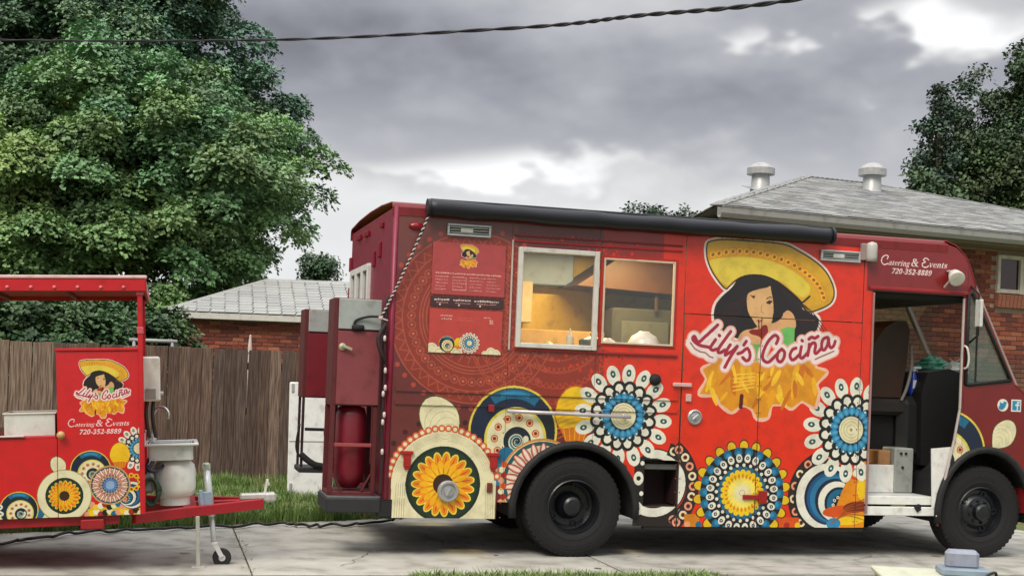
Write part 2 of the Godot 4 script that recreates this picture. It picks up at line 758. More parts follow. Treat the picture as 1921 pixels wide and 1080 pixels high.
func add_garage() -> void:
	var g := thing("brick_garage", "low red brick garage with a pale grey hip roof behind the fence", "garage")
	g.position = Vector3(-5.5, 0, -22.5)
	var mortar := grained("mortar", [rgb(140, 122, 108), rgb(184, 168, 152)], 0.05, Vector3(2, 2, 2), 0.95, 1.0)
	var st := mesh()
	box(st, Vector3(2.6, 1.13, -1.6), Vector3(5.2, 2.26, 3.2), 0.002)
	var wall := done(st, "wall", mortar, g)
	var face := Node3D.new()
	face.name = "front_wall"
	g.add_child(face)
	face.position = Vector3(0, 0, 0.006)
	lay_bricks(face, 0.0, 5.2, 0.02, 2.25, [], Rect2(0, 1.55, 2.6, 0.8), 150, 1.08)
	var deck := mat(150, 150, 146, 0.9)
	var roof := hip_roof(g, -0.32, 5.5, 0.22, -3.42, 2.34, 3.02, 1.05, 4.1, deck)
	lay_shingles(roof, Vector3(-0.32, 2.34, 0.22), Vector3(5.5, 2.34, 0.22), Vector3(4.1, 3.02, -1.6), Vector3(1.05, 3.02, -1.6), [[166, 168, 167], [170, 172, 171], [162, 164, 164], [174, 175, 173]], 260, Vector3(1.4, 2.6, 0))
	var fs := mesh()
	box(fs, Vector3(2.59, 2.285, 0.23), Vector3(5.84, 0.10, 0.025), 0.004)
	box(fs, Vector3(-0.33, 2.285, -1.6), Vector3(0.025, 0.10, 3.62), 0.004)
	done(fs, "fascia", speckled(196, 194, 186, 0.7), g)
	var sf := mesh()
	box(sf, Vector3(2.59, 2.245, 0.11), Vector3(5.78, 0.012, 0.2), 0.002)
	done(sf, "soffit", mat(150, 146, 138, 0.9), g)
	var rc := mesh()
	tube(rc, [Vector3(-0.32, 2.35, 0.22), Vector3(1.05, 3.03, -1.6), Vector3(4.1, 3.03, -1.6)], 0.035, 6)
	done(rc, "ridge_cap", tinted(grained("shingle", [], 0.08, Vector3(2.5, 2.5, 2.5), 0.95, 1.5), 186, 188, 186), g)


func add_house() -> void:
	var h := thing("brick_house", "red brick house with a grey shingle hip roof behind the truck cab", "house")
	h.position = Vector3(6.79, 0, -19.0)
	h.rotation.y = deg_to_rad(22)
	var mortar := grained("mortar", [], 0.05, Vector3(2, 2, 2), 0.95, 1.0)
	var st := mesh()
	box(st, Vector3(0.34, 1.79, -1.25), Vector3(9.28, 3.58, 2.5), 0.002)
	box(st, Vector3(1.7, 1.79, -4.2), Vector3(6.56, 3.57, 3.4), 0.002)
	done(st, "wall", mortar, h)
	var face := Node3D.new()
	face.name = "front_wall"
	h.add_child(face)
	face.position = Vector3(0, 0, 0.006)
	lay_bricks(face, -4.3, 4.98, 0.02, 3.56, [Rect2(0.13, 2.75, 1.38, 0.74)], Rect2(-0.95, 1.95, 1.75, 1.6), 300)
	# window with a brick sill
	var cream := speckled(200, 194, 178, 0.6)
	for i in 3:
		var x := 0.13 + i * 0.46
		var w := Node3D.new()
		w.name = "window" if i == 0 else "window_%03d" % i
		h.add_child(w)
		var fr := mesh()
		for s in [[0.025, 0.27, 0.05, 0.55], [0.435, 0.27, 0.05, 0.55]]:
			box(fr, Vector3(x + s[0], 2.95 + s[1], 0.03), Vector3(s[2], s[3], 0.08), 0.006)
		box(fr, Vector3(x + 0.23, 2.98, 0.03), Vector3(0.358, 0.06, 0.075), 0.006)
		box(fr, Vector3(x + 0.23, 3.47, 0.03), Vector3(0.358, 0.06, 0.075), 0.006)
		done(fr, "frame", cream, w)
		var pn := mesh()
		box(pn, Vector3(x + 0.23, 3.225, 0.02), Vector3(0.36, 0.43, 0.008), 0.001)
		done(pn, "pane", mat(58, 30, 34, 0.08), w)
	var sill := Node3D.new()
	sill.name = "window_sill"
	h.add_child(sill)
	for i in 18:
		var b := part("brick", a_box(Vector3(0.062, 0.19, 0.14), 0.006), tinted(brick_mats()[i % 6], 170, 112, 92), sill)
		b.position = Vector3(0.16 + i * 0.0715, 2.845, 0.03)
		b.rotation.x = 0.12
	var roof := hip_roof(h, -4.75, 5.44, 0.45, -8.45, 3.75, 5.03, -0.42, 0.99, mat(110, 110, 108, 0.9), Vector2(-2.6, -6.2))
	var tones := [[142, 144, 146], [156, 158, 159], [124, 126, 129], [166, 167, 166], [147, 149, 148], [134, 132, 128]]
	lay_shingles(roof, Vector3(-4.75, 3.75, 0.45), Vector3(5.44, 3.75, 0.45), Vector3(0.99, 5.03, -4.0), Vector3(-0.42, 5.03, -4.0), tones, 290, Vector3(-0.6, 3.9, 0.4))
	lay_shingles(roof, Vector3(-2.6, 3.75, -6.2), Vector3(-4.75, 3.75, 0.45), Vector3(-0.42, 5.03, -4.0), Vector3(-0.42, 5.03, -4.0), tones, 0, Vector3.ZERO)
	var rc := mesh()
	for e in [[Vector3(-4.75, 3.76, 0.45), Vector3(-0.42, 5.04, -4.0)], [Vector3(-0.42, 5.04, -4.0), Vector3(0.99, 5.04, -4.0)], [Vector3(5.44, 3.76, 0.45), Vector3(0.99, 5.04, -4.0)]]:
		var n := 14
		for k in n:
			bar(rc, e[0].lerp(e[1], (k + 0.02) / n), e[0].lerp(e[1], (k + 1.03) / n) + Vector3(0, 0.012, 0), 0.2, 0.02, 0.004)
	done(rc, "ridge_cap", tinted(grained("shingle", [], 0.08, Vector3(2.5, 2.5, 2.5), 0.95, 1.5), 140, 142, 142), h)
	var gt := mesh()
	sheet(gt, [Vector2(0.0, 0.0), Vector2(0.0, -0.10), Vector2(0.02, -0.13), Vector2(0.07, -0.13), Vector2(0.10, -0.08), Vector2(0.105, 0.0), Vector2(0.118, 0.005)], -5.44, 4.75, 0.006)
	var gut := done(gt, "gutter", speckled(150, 150, 147, 0.55), h)
	gut.rotation.y = -PI / 2
	gut.position = Vector3(0, 3.735, 0.46)
	var fs := mesh()
	box(fs, Vector3(0.345, 3.655, 0.44), Vector3(10.1, 0.17, 0.025), 0.004)
	box(fs, Vector3(0.345, 3.575, 0.22), Vector3(10.1, 0.012, 0.42), 0.002)
	done(fs, "soffit", speckled(126, 118, 106, 0.8), h)
	for v in [[-1.62, 4.66, -3.5, 0.42], [0.2, 4.72, -3.0, 0.46]]:
		roof_vent(h, Vector3(v[0], v[1], v[2]), v[3])


func roof_vent(h: Node3D, at: Vector3, tall: float) -> void:
	var v := Node3D.new()
	v.name = "roof_vent"
	h.add_child(v, true)
	v.position = at
	var galv := speckled(170, 172, 172, 0.45, 0.35)
	var st := mesh(true)
	lathe(st, [Vector2(0.17, -0.12), Vector2(0.165, 0.02), Vector2(0.15, 0.03), Vector2(0.145, tall * 0.62)], Basis(), Vector3.ZERO, 20)
	done(st, "pipe", galv, v)
	var cap := mesh()
	var r := 0.225
	lathe(cap, [Vector2(0.14, tall * 0.58), Vector2(r, tall * 0.60), Vector2(r, tall * 0.84), Vector2(r - 0.02, tall * 0.88), Vector2(r * 0.7, tall * 0.99), Vector2(r * 0.3, tall * 1.06), Vector2(0.0, tall * 1.07)], Basis(), Vector3.ZERO, 20)
	done(cap, "cap", galv, v)
	var fl := mesh()
	box(fl, Vector3(0, 0.02, 0), Vector3(0.44, 0.012, 0.44), 0.003, Basis(Vector3.RIGHT, 0.28))
	done(fl, "flashing", galv, v)


# ---------------------------------------------------------------- trees and grass
func leaf_sprig(n: int, reach: float, size: float, seed_: int) -> ArrayMesh:
	var r := RandomNumberGenerator.new()
	r.seed = seed_
	var st := mesh()
	for i in n:
		var a := r.randf() * TAU
		var el := r.randf_range(-0.35, 1.2)
		var d := Vector3(cos(a) * cos(el), sin(el), sin(a) * cos(el))
		var root := d * reach * r.randf_range(0.2, 0.95)
		var dir := (d + Vector3(r.randf_range(-0.6, 0.6), r.randf_range(-0.7, 0.25), r.randf_range(-0.6, 0.6))).normalized()
		var side := dir.cross(Vector3(r.randf_range(-0.4, 0.4), 1, r.randf_range(-0.4, 0.4))).normalized()
		var s := size * r.randf_range(0.7, 1.25)
		var lift := side.cross(dir) * s * r.randf_range(0.05, 0.2)
		var tip := root + dir * s
		var m := root + dir * s * 0.45
		tri(st, root, m + side * s * 0.42 + lift, tip)
		tri(st, root, tip, m - side * s * 0.42 + lift)
	st.generate_normals()
	return st.commit()


func leaf_mat(glow: Color) -> StandardMaterial3D:
	var m := StandardMaterial3D.new()
	m.vertex_color_use_as_albedo = true
	m.roughness = 0.55
	m.backlight_enabled = true
	m.backlight = glow
	return m


# a crown of many small lobes round larger masses: each mass is [centre, radii, lobes, lobe radius, colour]
func crown(tree: Node3D, masses: Array, sprig: ArrayMesh, density: float, glow: Color, r: RandomNumberGenerator) -> void:
	var xf := []
	var cols := []
	var lobes := []
	for m in masses:
		for i in m[2]:
			var d := Vector3(r.randfn(), r.randfn() * 0.9 + 0.15, r.randfn()).normalized()
			var k := r.randf_range(0.6, 1.0) if r.randf() < 0.8 else r.randf_range(1.0, 1.16)
			var c: Vector3 = m[0] + d * m[1] * k
			var lr: float = m[3] * r.randf_range(0.6, 1.25)
			lobes.append([c, lr, d])
			var tone := r.randf_range(0.72, 1.3)
			var warm := r.randf_range(-0.12, 0.16)
			var n := int(density * lr * lr * 4.0 * PI)
			for j in n:
				var q := Vector3(r.randfn(), r.randfn() * 0.9 + 0.35, r.randfn()).normalized()
				var p := c + q * lr * Vector3(1.15, 0.72, 1.15) * sqrt(r.randf_range(0.25, 1.25))
				var y := (q * 0.55 + d * 0.2 + Vector3(0, 0.9, 0)).normalized()
				var x := y.cross(Vector3(r.randf_range(-1, 1), r.randf_range(-0.3, 0.3), r.randf_range(-1, 1))).normalized()
				var s := r.randf_range(0.7, 1.3)
				xf.append(Transform3D(Basis(x, y, x.cross(y)).scaled_local(Vector3(s, s, s)), p))
				var t := tone * r.randf_range(0.75, 1.25)
				var col: Color = m[4]
				cols.append(Color(col.r * t * (1.0 + warm), col.g * t, col.b * t * (1.0 - warm)))
	var mm := MultiMesh.new()
	mm.transform_format = MultiMesh.TRANSFORM_3D
	mm.use_colors = true
	mm.mesh = sprig
	mm.instance_count = xf.size()
	for i in xf.size():
		mm.set_instance_transform(i, xf[i])
		mm.set_instance_color(i, cols[i])
	var mi := MultiMeshInstance3D.new()
	mi.name = "crown"
	mi.set_meta("kind", "stuff")
	mi.multimesh = mm
	mi.material_override = leaf_mat(glow)
	tree.add_child(mi, true)
	cache["lobes"] = lobes


func trunk(tree: Node3D, top: Vector3, r0: float, limbs: int, r: RandomNumberGenerator, bark := Color(0.3, 0.25, 0.2)) -> void:
	var st := mesh(true)
	var k := top * 0.4 + Vector3(0.15, 0, 0.1)
	tube(st, curve([Vector3(0, -0.1, 0), k, top]), [r0 * 1.35, r0 * 1.05, r0, r0 * 0.95, r0 * 0.9, r0 * 0.86, r0 * 0.82, r0 * 0.7, r0 * 0.6, r0 * 0.5, r0 * 0.4, r0 * 0.3, r0 * 0.2], 10)
	var bm := grained("bark", [rgb(52, 44, 38), rgb(86, 76, 66), rgb(112, 100, 88)], 0.03, Vector3(2.5, 0.7, 2.5), 0.95, 3.0)
	done(st, "trunk", bm, tree)
	var lb := mesh(true)
	var lobes: Array = cache["lobes"]
	for i in limbs:
		var l = lobes[r.randi_range(0, lobes.size() - 1)]
		var f := r.randf_range(0.3, 0.95)
		var a := top * f
		var b: Vector3 = l[0]
		tube(lb, curve([a, a.lerp(b, 0.5) + Vector3(0, 0.25, 0), b], 4), [r0 * 0.4, r0 * 0.34, r0 * 0.3, r0 * 0.25, r0 * 0.2, r0 * 0.16, r0 * 0.12, r0 * 0.08, r0 * 0.04], 6)
	done(lb, "limb", bm, tree)


func add_trees() -> void:
	var r := RandomNumberGenerator.new()
	r.seed = 77
	var maple := leaf_sprig(20, 0.18, 0.085, 3)
	var spruce := leaf_sprig(12, 0.16, 0.09, 9)
	var t := thing("maple_tree", "large light green maple bulging towards the truck, behind the fence", "tree")
	t.position = Vector3(-7.6, -0.03, -25.6)
	crown(t, [
		[Vector3(0.85, 4.9, 0), Vector3(2.8, 1.7, 2.2), 175, 0.40, Color(0.161, 0.288, 0.122)],
		[Vector3(-1.9, 4.2, 0.6), Vector3(2.6, 2.0, 2.0), 170, 0.40, Color(0.202, 0.320, 0.115)],
		[Vector3(0.3, 3.2, 0.3), Vector3(2.6, 1.4, 1.8), 120, 0.38, Color(0.175, 0.301, 0.115)],
		[Vector3(-0.4, 6.0, -0.2), Vector3(2.4, 1.4, 2.0), 115, 0.40, Color(0.151, 0.275, 0.129)],
	], maple, 17.0, Color(0.22, 0.34, 0.08), r)
	trunk(t, Vector3(-0.6, 4.6, -0.2), 0.24, 26, r)
	t = thing("maple_tree", "tall dark green maple rising out of the picture behind the lighter one", "tree")
	t.position = Vector3(-9.4, -0.03, -28.6)
	crown(t, [
		[Vector3(0.3, 8.1, 0), Vector3(3.1, 2.4, 2.4), 230, 0.46, Color(0.102, 0.192, 0.115)],
		[Vector3(-0.8, 10.6, -0.4), Vector3(3.1, 2.4, 2.4), 120, 0.5, Color(0.099, 0.187, 0.112)],
		[Vector3(2.6, 6.4, 0.2), Vector3(2.2, 1.6, 1.8), 90, 0.42, Color(0.113, 0.207, 0.120)],
		[Vector3(-1.4, 5.6, 0.3), Vector3(2.6, 2.2, 1.8), 80, 0.48, Color(0.099, 0.182, 0.106)],
	], maple, 15.0, Color(0.14, 0.24, 0.08), r)
	trunk(t, Vector3(-0.4, 9.4, 0), 0.3, 30, r)
	# dark shrubs between the fence and the maple
	for s in [[-8.3, -19.4, 1.15], [-6.9, -19.9, 1.25], [-5.75, -20.6, 1.0]]:
		var names := {-8.3: "dark shrub behind the fence at the trailer's counter", -6.9: "dark shrub behind the fence under the middle of the trailer canopy", -5.75: "dark shrub behind the fence beside the garage corner"}
		var b := thing("shrub", names[s[0]], "shrub", "shrubs behind the fence")
		b.position = Vector3(s[0], -0.03, s[1])
		crown(b, [[Vector3(0, 1.25, 0), Vector3(0.75, 0.95, 0.6) * s[2], 34, 0.34, Color(0.040, 0.090, 0.030)]], maple, 20.0, Color(0.06, 0.12, 0.02), r)
		trunk(b, Vector3(0.05, 1.0, 0), 0.05, 8, r)
	# beyond the house
	t = thing("conifer_tree", "dark pointed conifer rising behind the house roof", "tree")
	t.position = Vector3(10.1, -0.03, -32.0)
	var ms := []
	for i in 13:
		var y := 3.6 + i * 0.42
		var rad := 1.75 * pow(1.0 - i / 12.6, 1.15) + 0.03
		ms.append([Vector3(r.randf_range(-0.12, 0.12), y, 0), Vector3(rad, 0.16, rad), 6 + int(rad * 10.0), 0.17, Color(0.044, 0.082, 0.052)])
	crown(t, ms, spruce, 24.0, Color(0.02, 0.05, 0.02), r)
	trunk(t, Vector3(0, 8.9, 0), 0.16, 20, r)
	t = thing("broadleaf_tree", "dense dark tree rising at the picture's edge behind the house", "tree")
	t.position = Vector3(12.6, -0.03, -32.5)
	crown(t, [
		[Vector3(0.5, 7.6, 0), Vector3(1.5, 2.3, 1.4), 110, 0.38, Color(0.052, 0.092, 0.036)],
		[Vector3(-1.0, 6.3, 0.2), Vector3(1.6, 1.3, 1.2), 85, 0.36, Color(0.056, 0.096, 0.036)],
		[Vector3(-1.5, 8.2, -0.2), Vector3(0.55, 1.1, 0.5), 16, 0.22, Color(0.050, 0.088, 0.044)],
		[Vector3(0, 4.6, 0.2), Vector3(2.4, 1.6, 1.8), 80, 0.5, Color(0.054, 0.094, 0.036)],
	], spruce, 23.0, Color(0.07, 0.11, 0.035), r)
	trunk(t, Vector3(0, 7.5, 0), 0.2, 24, r)
	t = thing("young_tree", "small green tree by the left end of the house's roof ridge", "tree")
	t.position = Vector3(9.35, -0.03, -30.0)
	crown(t, [[Vector3(0, 5.5, 0), Vector3(0.6, 0.75, 0.6), 24, 0.3, Color(0.05, 0.092, 0.03)], [Vector3(0.3, 4.4, 0), Vector3(0.9, 0.9, 0.8), 24, 0.34, Color(0.046, 0.086, 0.03)]], spruce, 24.0, Color(0.04, 0.08, 0.02), r)
	trunk(t, Vector3(0, 5.2, 0), 0.09, 10, r)
	var i := 0
	for s in [[4.0, 6.15, "small far tree showing over the awning, the farther from the house"], [5.1, 6.3, "small far tree showing over the awning, the one nearest the house"]]:
		t = thing("far_tree", s[2], "tree", "far trees over the awning")
		t.position = Vector3(s[0] * 1.02, -0.03, -41.0)
		crown(t, [[Vector3(0, s[1], 0), Vector3(0.55, 0.6, 0.5), 16, 0.28, Color(0.05, 0.085, 0.045)], [Vector3(0, s[1] - 1.5, 0), Vector3(1.0, 1.0, 0.8), 20, 0.4, Color(0.046, 0.08, 0.04)]], spruce, 22.0, Color(0.03, 0.06, 0.02), r)
		trunk(t, Vector3(0, s[1] - 0.2, 0), 0.09, 8, r)
		i += 1
	t = thing("far_tree", "small pale green tree showing between the garage roof and the truck", "tree")
	t.position = Vector3(-5.9, -0.03, -40.0)
	crown(t, [[Vector3(0, 4.2, 0), Vector3(0.45, 0.6, 0.4), 18, 0.3, Color(0.056, 0.11, 0.05)], [Vector3(0, 3.2, 0), Vector3(0.6, 0.8, 0.5), 18, 0.34, Color(0.05, 0.1, 0.045)]], spruce, 22.0, Color(0.05, 0.1, 0.03), r)
	trunk(t, Vector3(0, 4.0, 0), 0.08, 8, r)


func add_grass() -> void:
	var r := RandomNumberGenerator.new()
	r.seed = 31
	var tufts := []
	for i in 3:
		var st := mesh()
		for k in 9:
			var a := r.randf() * TAU
			var h := r.randf_range(0.06, 0.16)
			var root := Vector3(cos(a), 0, sin(a)) * r.randf_range(0.0, 0.05)
			var lean := Vector3(cos(a), 0, sin(a)) * r.randf_range(0.01, 0.07)
			var side := Vector3(-sin(a + 0.7), 0, cos(a + 0.7)) * 0.005
			var m := root + lean * 0.4 + Vector3(0, h * 0.6, 0)
			var tip := root + lean + Vector3(0, h, 0)
			quad(st, root - side, root + side, m + side * 0.8, m - side * 0.8)
			tri(st, m - side * 0.8, m + side * 0.8, tip)
		st.generate_normals()
		tufts.append(st.commit())
	# the strip between driveway and fence, the lawn's front edge, weeds along the joints
	var spots := []
	var patch := FastNoiseLite.new()
	patch.frequency = 0.5
	for i in 42000:
		var p := Vector3(r.randf_range(-9.0, 0.6), -0.035, r.randf_range(-16.7, -9.6))
		var d := p - TRUCK_AT
		var c := cos(deg_to_rad(YAW))
		var s := sin(deg_to_rad(YAW))
		var u := d.x * c - d.z * s
		var w := -d.x * s - d.z * c
		var edge := clampf(2.55 + 0.396 * u, 0.7, 4.3)
		if w > edge - 0.03:
			var k := 0.75 + patch.get_noise_2d(p.x * 4.0, p.z * 4.0) * 0.8
			if p.z < -16.0 or w < edge + 0.25:
				k += 0.4
			spots.append([p, maxf(k, 0.3), patch.get_noise_2d(p.x * 2.0 + 50.0, p.z * 2.0)])
	for i in 2600:
		var u := r.randf_range(0.1, 2.5)
		if r.randf() > 0.35 + 0.65 * (patch.get_noise_1d(u * 5.0) + 0.5):
			continue
		spots.append([along(u, -0.035, r.randf_range(-1.3, -0.95)), r.randf_range(0.28, 0.62), 0.1])
	for i in 110:
		var u: float = [-1.0975, 1.8025, 4.7025][r.randi_range(0, 2)]
		spots.append([along(u, -0.035, r.randf_range(-0.9, 3.0)), 0.32, 0.2])
	for which in 3:
		var mine := []
		for i in spots.size():
			if i % 3 == which:
				mine.append(spots[i])
		var mm := MultiMesh.new()
		mm.transform_format = MultiMesh.TRANSFORM_3D
		mm.use_colors = true
		mm.mesh = tufts[which]
		mm.instance_count = mine.size()
		for i in mine.size():
			var k: float = mine[i][1]
			mm.set_instance_transform(i, Transform3D(Basis(Vector3.UP, r.randf() * TAU).scaled(Vector3(1.0, k, 1.0) * r.randf_range(0.8, 1.25)), mine[i][0]))
			var t := r.randf_range(0.7, 1.3)
			var dry := clampf(mine[i][2] * 1.2 + r.randf_range(-0.2, 0.25), 0.0, 0.6)
			mm.set_instance_color(i, Color(lerpf(0.13, 0.27, dry) * t, lerpf(0.215, 0.25, dry) * t, lerpf(0.05, 0.11, dry) * t))
		var mi := MultiMeshInstance3D.new()
		mi.name = numbered("grass")
		mi.multimesh = mm
		mi.material_override = leaf_mat(Color(0.06, 0.10, 0.02))
		add_child(mi, true)
		mi.set_meta("kind", "stuff")
		mi.set_meta("label", "uncut green grass growing beside the driveway and fence")
		mi.set_meta("category", "grass")


# ---------------------------------------------------------------- printed art, drawn in metres
class Art:
	var im: Image
	var s: float
	var x0: float
	var y1: float
	var o := Vector2.ZERO
	var k := 1.0
	var sx := 1.0

	func _init(left: float, top: float, wide: float, high: float, per_metre: float, base: Color) -> void:
		x0 = left
		y1 = top
		s = per_metre
		im = Image.create_empty(int(wide * s), int(high * s), false, Image.FORMAT_RGB8)
		im.fill(base)

	func at(x: float, y: float, scale := 1.0, flip := 1.0) -> void:
		o = Vector2(x, y)
		k = scale
		sx = flip

	func px(p: Vector2) -> Vector2:
		return Vector2((o.x + p.x * k * sx - x0) * s, (y1 - o.y - p.y * k) * s)

	func fill(pts: PackedVector2Array, c: Color) -> void:
		var q := PackedVector2Array()
		var lo := 1e9
		var hi := -1e9
		for p in pts:
			var t := px(p)
			q.append(t)
			lo = minf(lo, t.y)
			hi = maxf(hi, t.y)
		var n := q.size()
		for y in range(maxi(0, int(lo - 0.5)), mini(im.get_height(), int(hi + 1.5))):
			var yy := y + 0.5
			var xs := PackedFloat32Array()
			for i in n:
				var a := q[i]
				var b := q[(i + 1) % n]
				if (a.y <= yy) != (b.y <= yy):
					xs.append(a.x + (yy - a.y) / (b.y - a.y) * (b.x - a.x))
			xs.sort()
			for i in range(0, xs.size() - 1, 2):
				var l := roundi(xs[i])
				var w := roundi(xs[i + 1]) - l
				if w > 0:
					im.fill_rect(Rect2i(l, y, w, 1), c)

	func rect(x: float, y: float, w: float, h: float, c: Color) -> void:
		fill(PackedVector2Array([Vector2(x, y), Vector2(x + w, y), Vector2(x + w, y + h), Vector2(x, y + h)]), c)

	func disc(x: float, y: float, r: float, c: Color, ry := -1.0, rot := 0.0) -> void:
		var p := PackedVector2Array()
		var b := ry if ry > 0.0 else r
		var n := clampi(int(r * k * s * 0.9) + 8, 8, 64)
		for i in n:
			var a := TAU * i / n
			p.append(Vector2(x, y) + Vector2(cos(a) * r, sin(a) * b).rotated(rot))
		fill(p, c)

	func ring(x: float, y: float, r0: float, r1: float, c: Color, a0 := 0.0, a1 := TAU) -> void:
		var p := PackedVector2Array()
		var n := 56
		for i in n + 1:
			var a := lerpf(a0, a1, float(i) / n)
			p.append(Vector2(x + cos(a) * r1, y + sin(a) * r1))
		for i in n + 1:
			var a := lerpf(a1, a0, float(i) / n)
			p.append(Vector2(x + cos(a) * r0, y + sin(a) * r0))
		fill(p, c)

	func stroke(pts: PackedVector2Array, w: float, c: Color) -> void:
		for i in pts.size():
			disc(pts[i].x, pts[i].y, w * 0.5, c)
			if i:
				var d := pts[i] - pts[i - 1]
				if d.length() > 1e-6:
					var e := d.normalized().orthogonal() * w * 0.5
					fill(PackedVector2Array([pts[i - 1] + e, pts[i] + e, pts[i] - e, pts[i - 1] - e]), c)

	func spline(pts: PackedVector2Array, closed := false, steps := 5) -> PackedVector2Array:
		var q := PackedVector2Array()
		var n := pts.size()
		var last := n if closed else n - 1
		for i in last:
			var a := pts[i]
			var b := pts[(i + 1) % n]
			var p := pts[(i - 1 + n) % n] if closed or i > 0 else a
			var t := pts[(i + 2) % n] if closed or i + 2 < n else b
			for j in steps:
				q.append(a.cubic_interpolate(b, p, t, float(j) / steps))
		if not closed:
			q.append(pts[n - 1])
		return q

	func petals(x: float, y: float, n: int, r: float, len: float, wid: float, c: Color, a0 := 0.0, a1 := TAU) -> void:
		for i in n:
			var a := a0 + (a1 - a0) * (i + 0.5) / n
			disc(x + cos(a) * r, y + sin(a) * r, len, c, wid, a)

	func eyes(x: float, y: float, n: int, r: float, big: float, outer: Color, small: float, inner: Color, a0 := 0.0, a1 := TAU) -> void:
		for i in n:
			var a := a0 + (a1 - a0) * (i + 0.5) / n
			disc(x + cos(a) * r, y + sin(a) * r, big, outer)
			disc(x + cos(a) * r, y + sin(a) * r, small, inner)

	func spiral(x: float, y: float, r0: float, r1: float, turns: float, w0: float, w1: float, c: Color, start := 0.0) -> void:
		var n := int(turns * 26)
		for i in n:
			var f := float(i) / n
			var a := start + f * turns * TAU
			var rr := lerpf(r0, r1, f)
			disc(x + cos(a) * rr, y + sin(a) * rr, lerpf(w0, w1, f) * 0.5, c)

	func text(words: String, x: float, y: float, high: float, c: Color, slant := 0.0, serif := false, wide := 1.0) -> float:
		var f := SystemFont.new()
		f.font_names = PackedStringArray(["Droid Serif" if serif else "Droid Sans"])
		f.font_weight = 700
		var t := TextMesh.new()
		t.font = f
		t.text = words
		t.font_size = 64
		t.pixel_size = 1.0
		t.depth = 0.0
		t.horizontal_alignment = HORIZONTAL_ALIGNMENT_LEFT
		t.vertical_alignment = VERTICAL_ALIGNMENT_BOTTOM
		var arr := t.get_mesh_arrays()
		if arr.is_empty() or arr[Mesh.ARRAY_VERTEX] == null:
			return 0.0
		var v: PackedVector3Array = arr[Mesh.ARRAY_VERTEX]
		var idx: PackedInt32Array = arr[Mesh.ARRAY_INDEX] if arr[Mesh.ARRAY_INDEX] != null else PackedInt32Array(range(v.size()))
		var lo := v[0].y
		var hi := v[0].y
		var left := v[0].x
		var right := v[0].x
		for p in v:
			lo = minf(lo, p.y)
			hi = maxf(hi, p.y)
			left = minf(left, p.x)
			right = maxf(right, p.x)
		var g := high / (hi - lo)
		for i in range(0, idx.size(), 3):
			var tri := PackedVector2Array()
			for j in 3:
				var p := v[idx[i + j]]
				tri.append(Vector2(x + (p.x - left) * g * wide + (p.y - lo) * g * slant, y + (p.y - lo) * g))
			fill(tri, c)
		return (right - left) * g * wide


const CREAM := Color(0.86, 0.83, 0.68)
const WHITE := Color(0.87, 0.86, 0.80)
const INK := Color(0.07, 0.06, 0.08)
const NAVY := Color(0.05, 0.11, 0.22)
const TEAL := Color(0.06, 0.38, 0.52)
const SKYB := Color(0.16, 0.50, 0.68)
const AMBER := Color(0.86, 0.52, 0.06)
const YELLOW := Color(0.90, 0.74, 0.08)
const ORANGE := Color(0.80, 0.30, 0.06)
const BRICKR := Color(0.62, 0.13, 0.10)
const SALMON := Color(0.86, 0.58, 0.46)

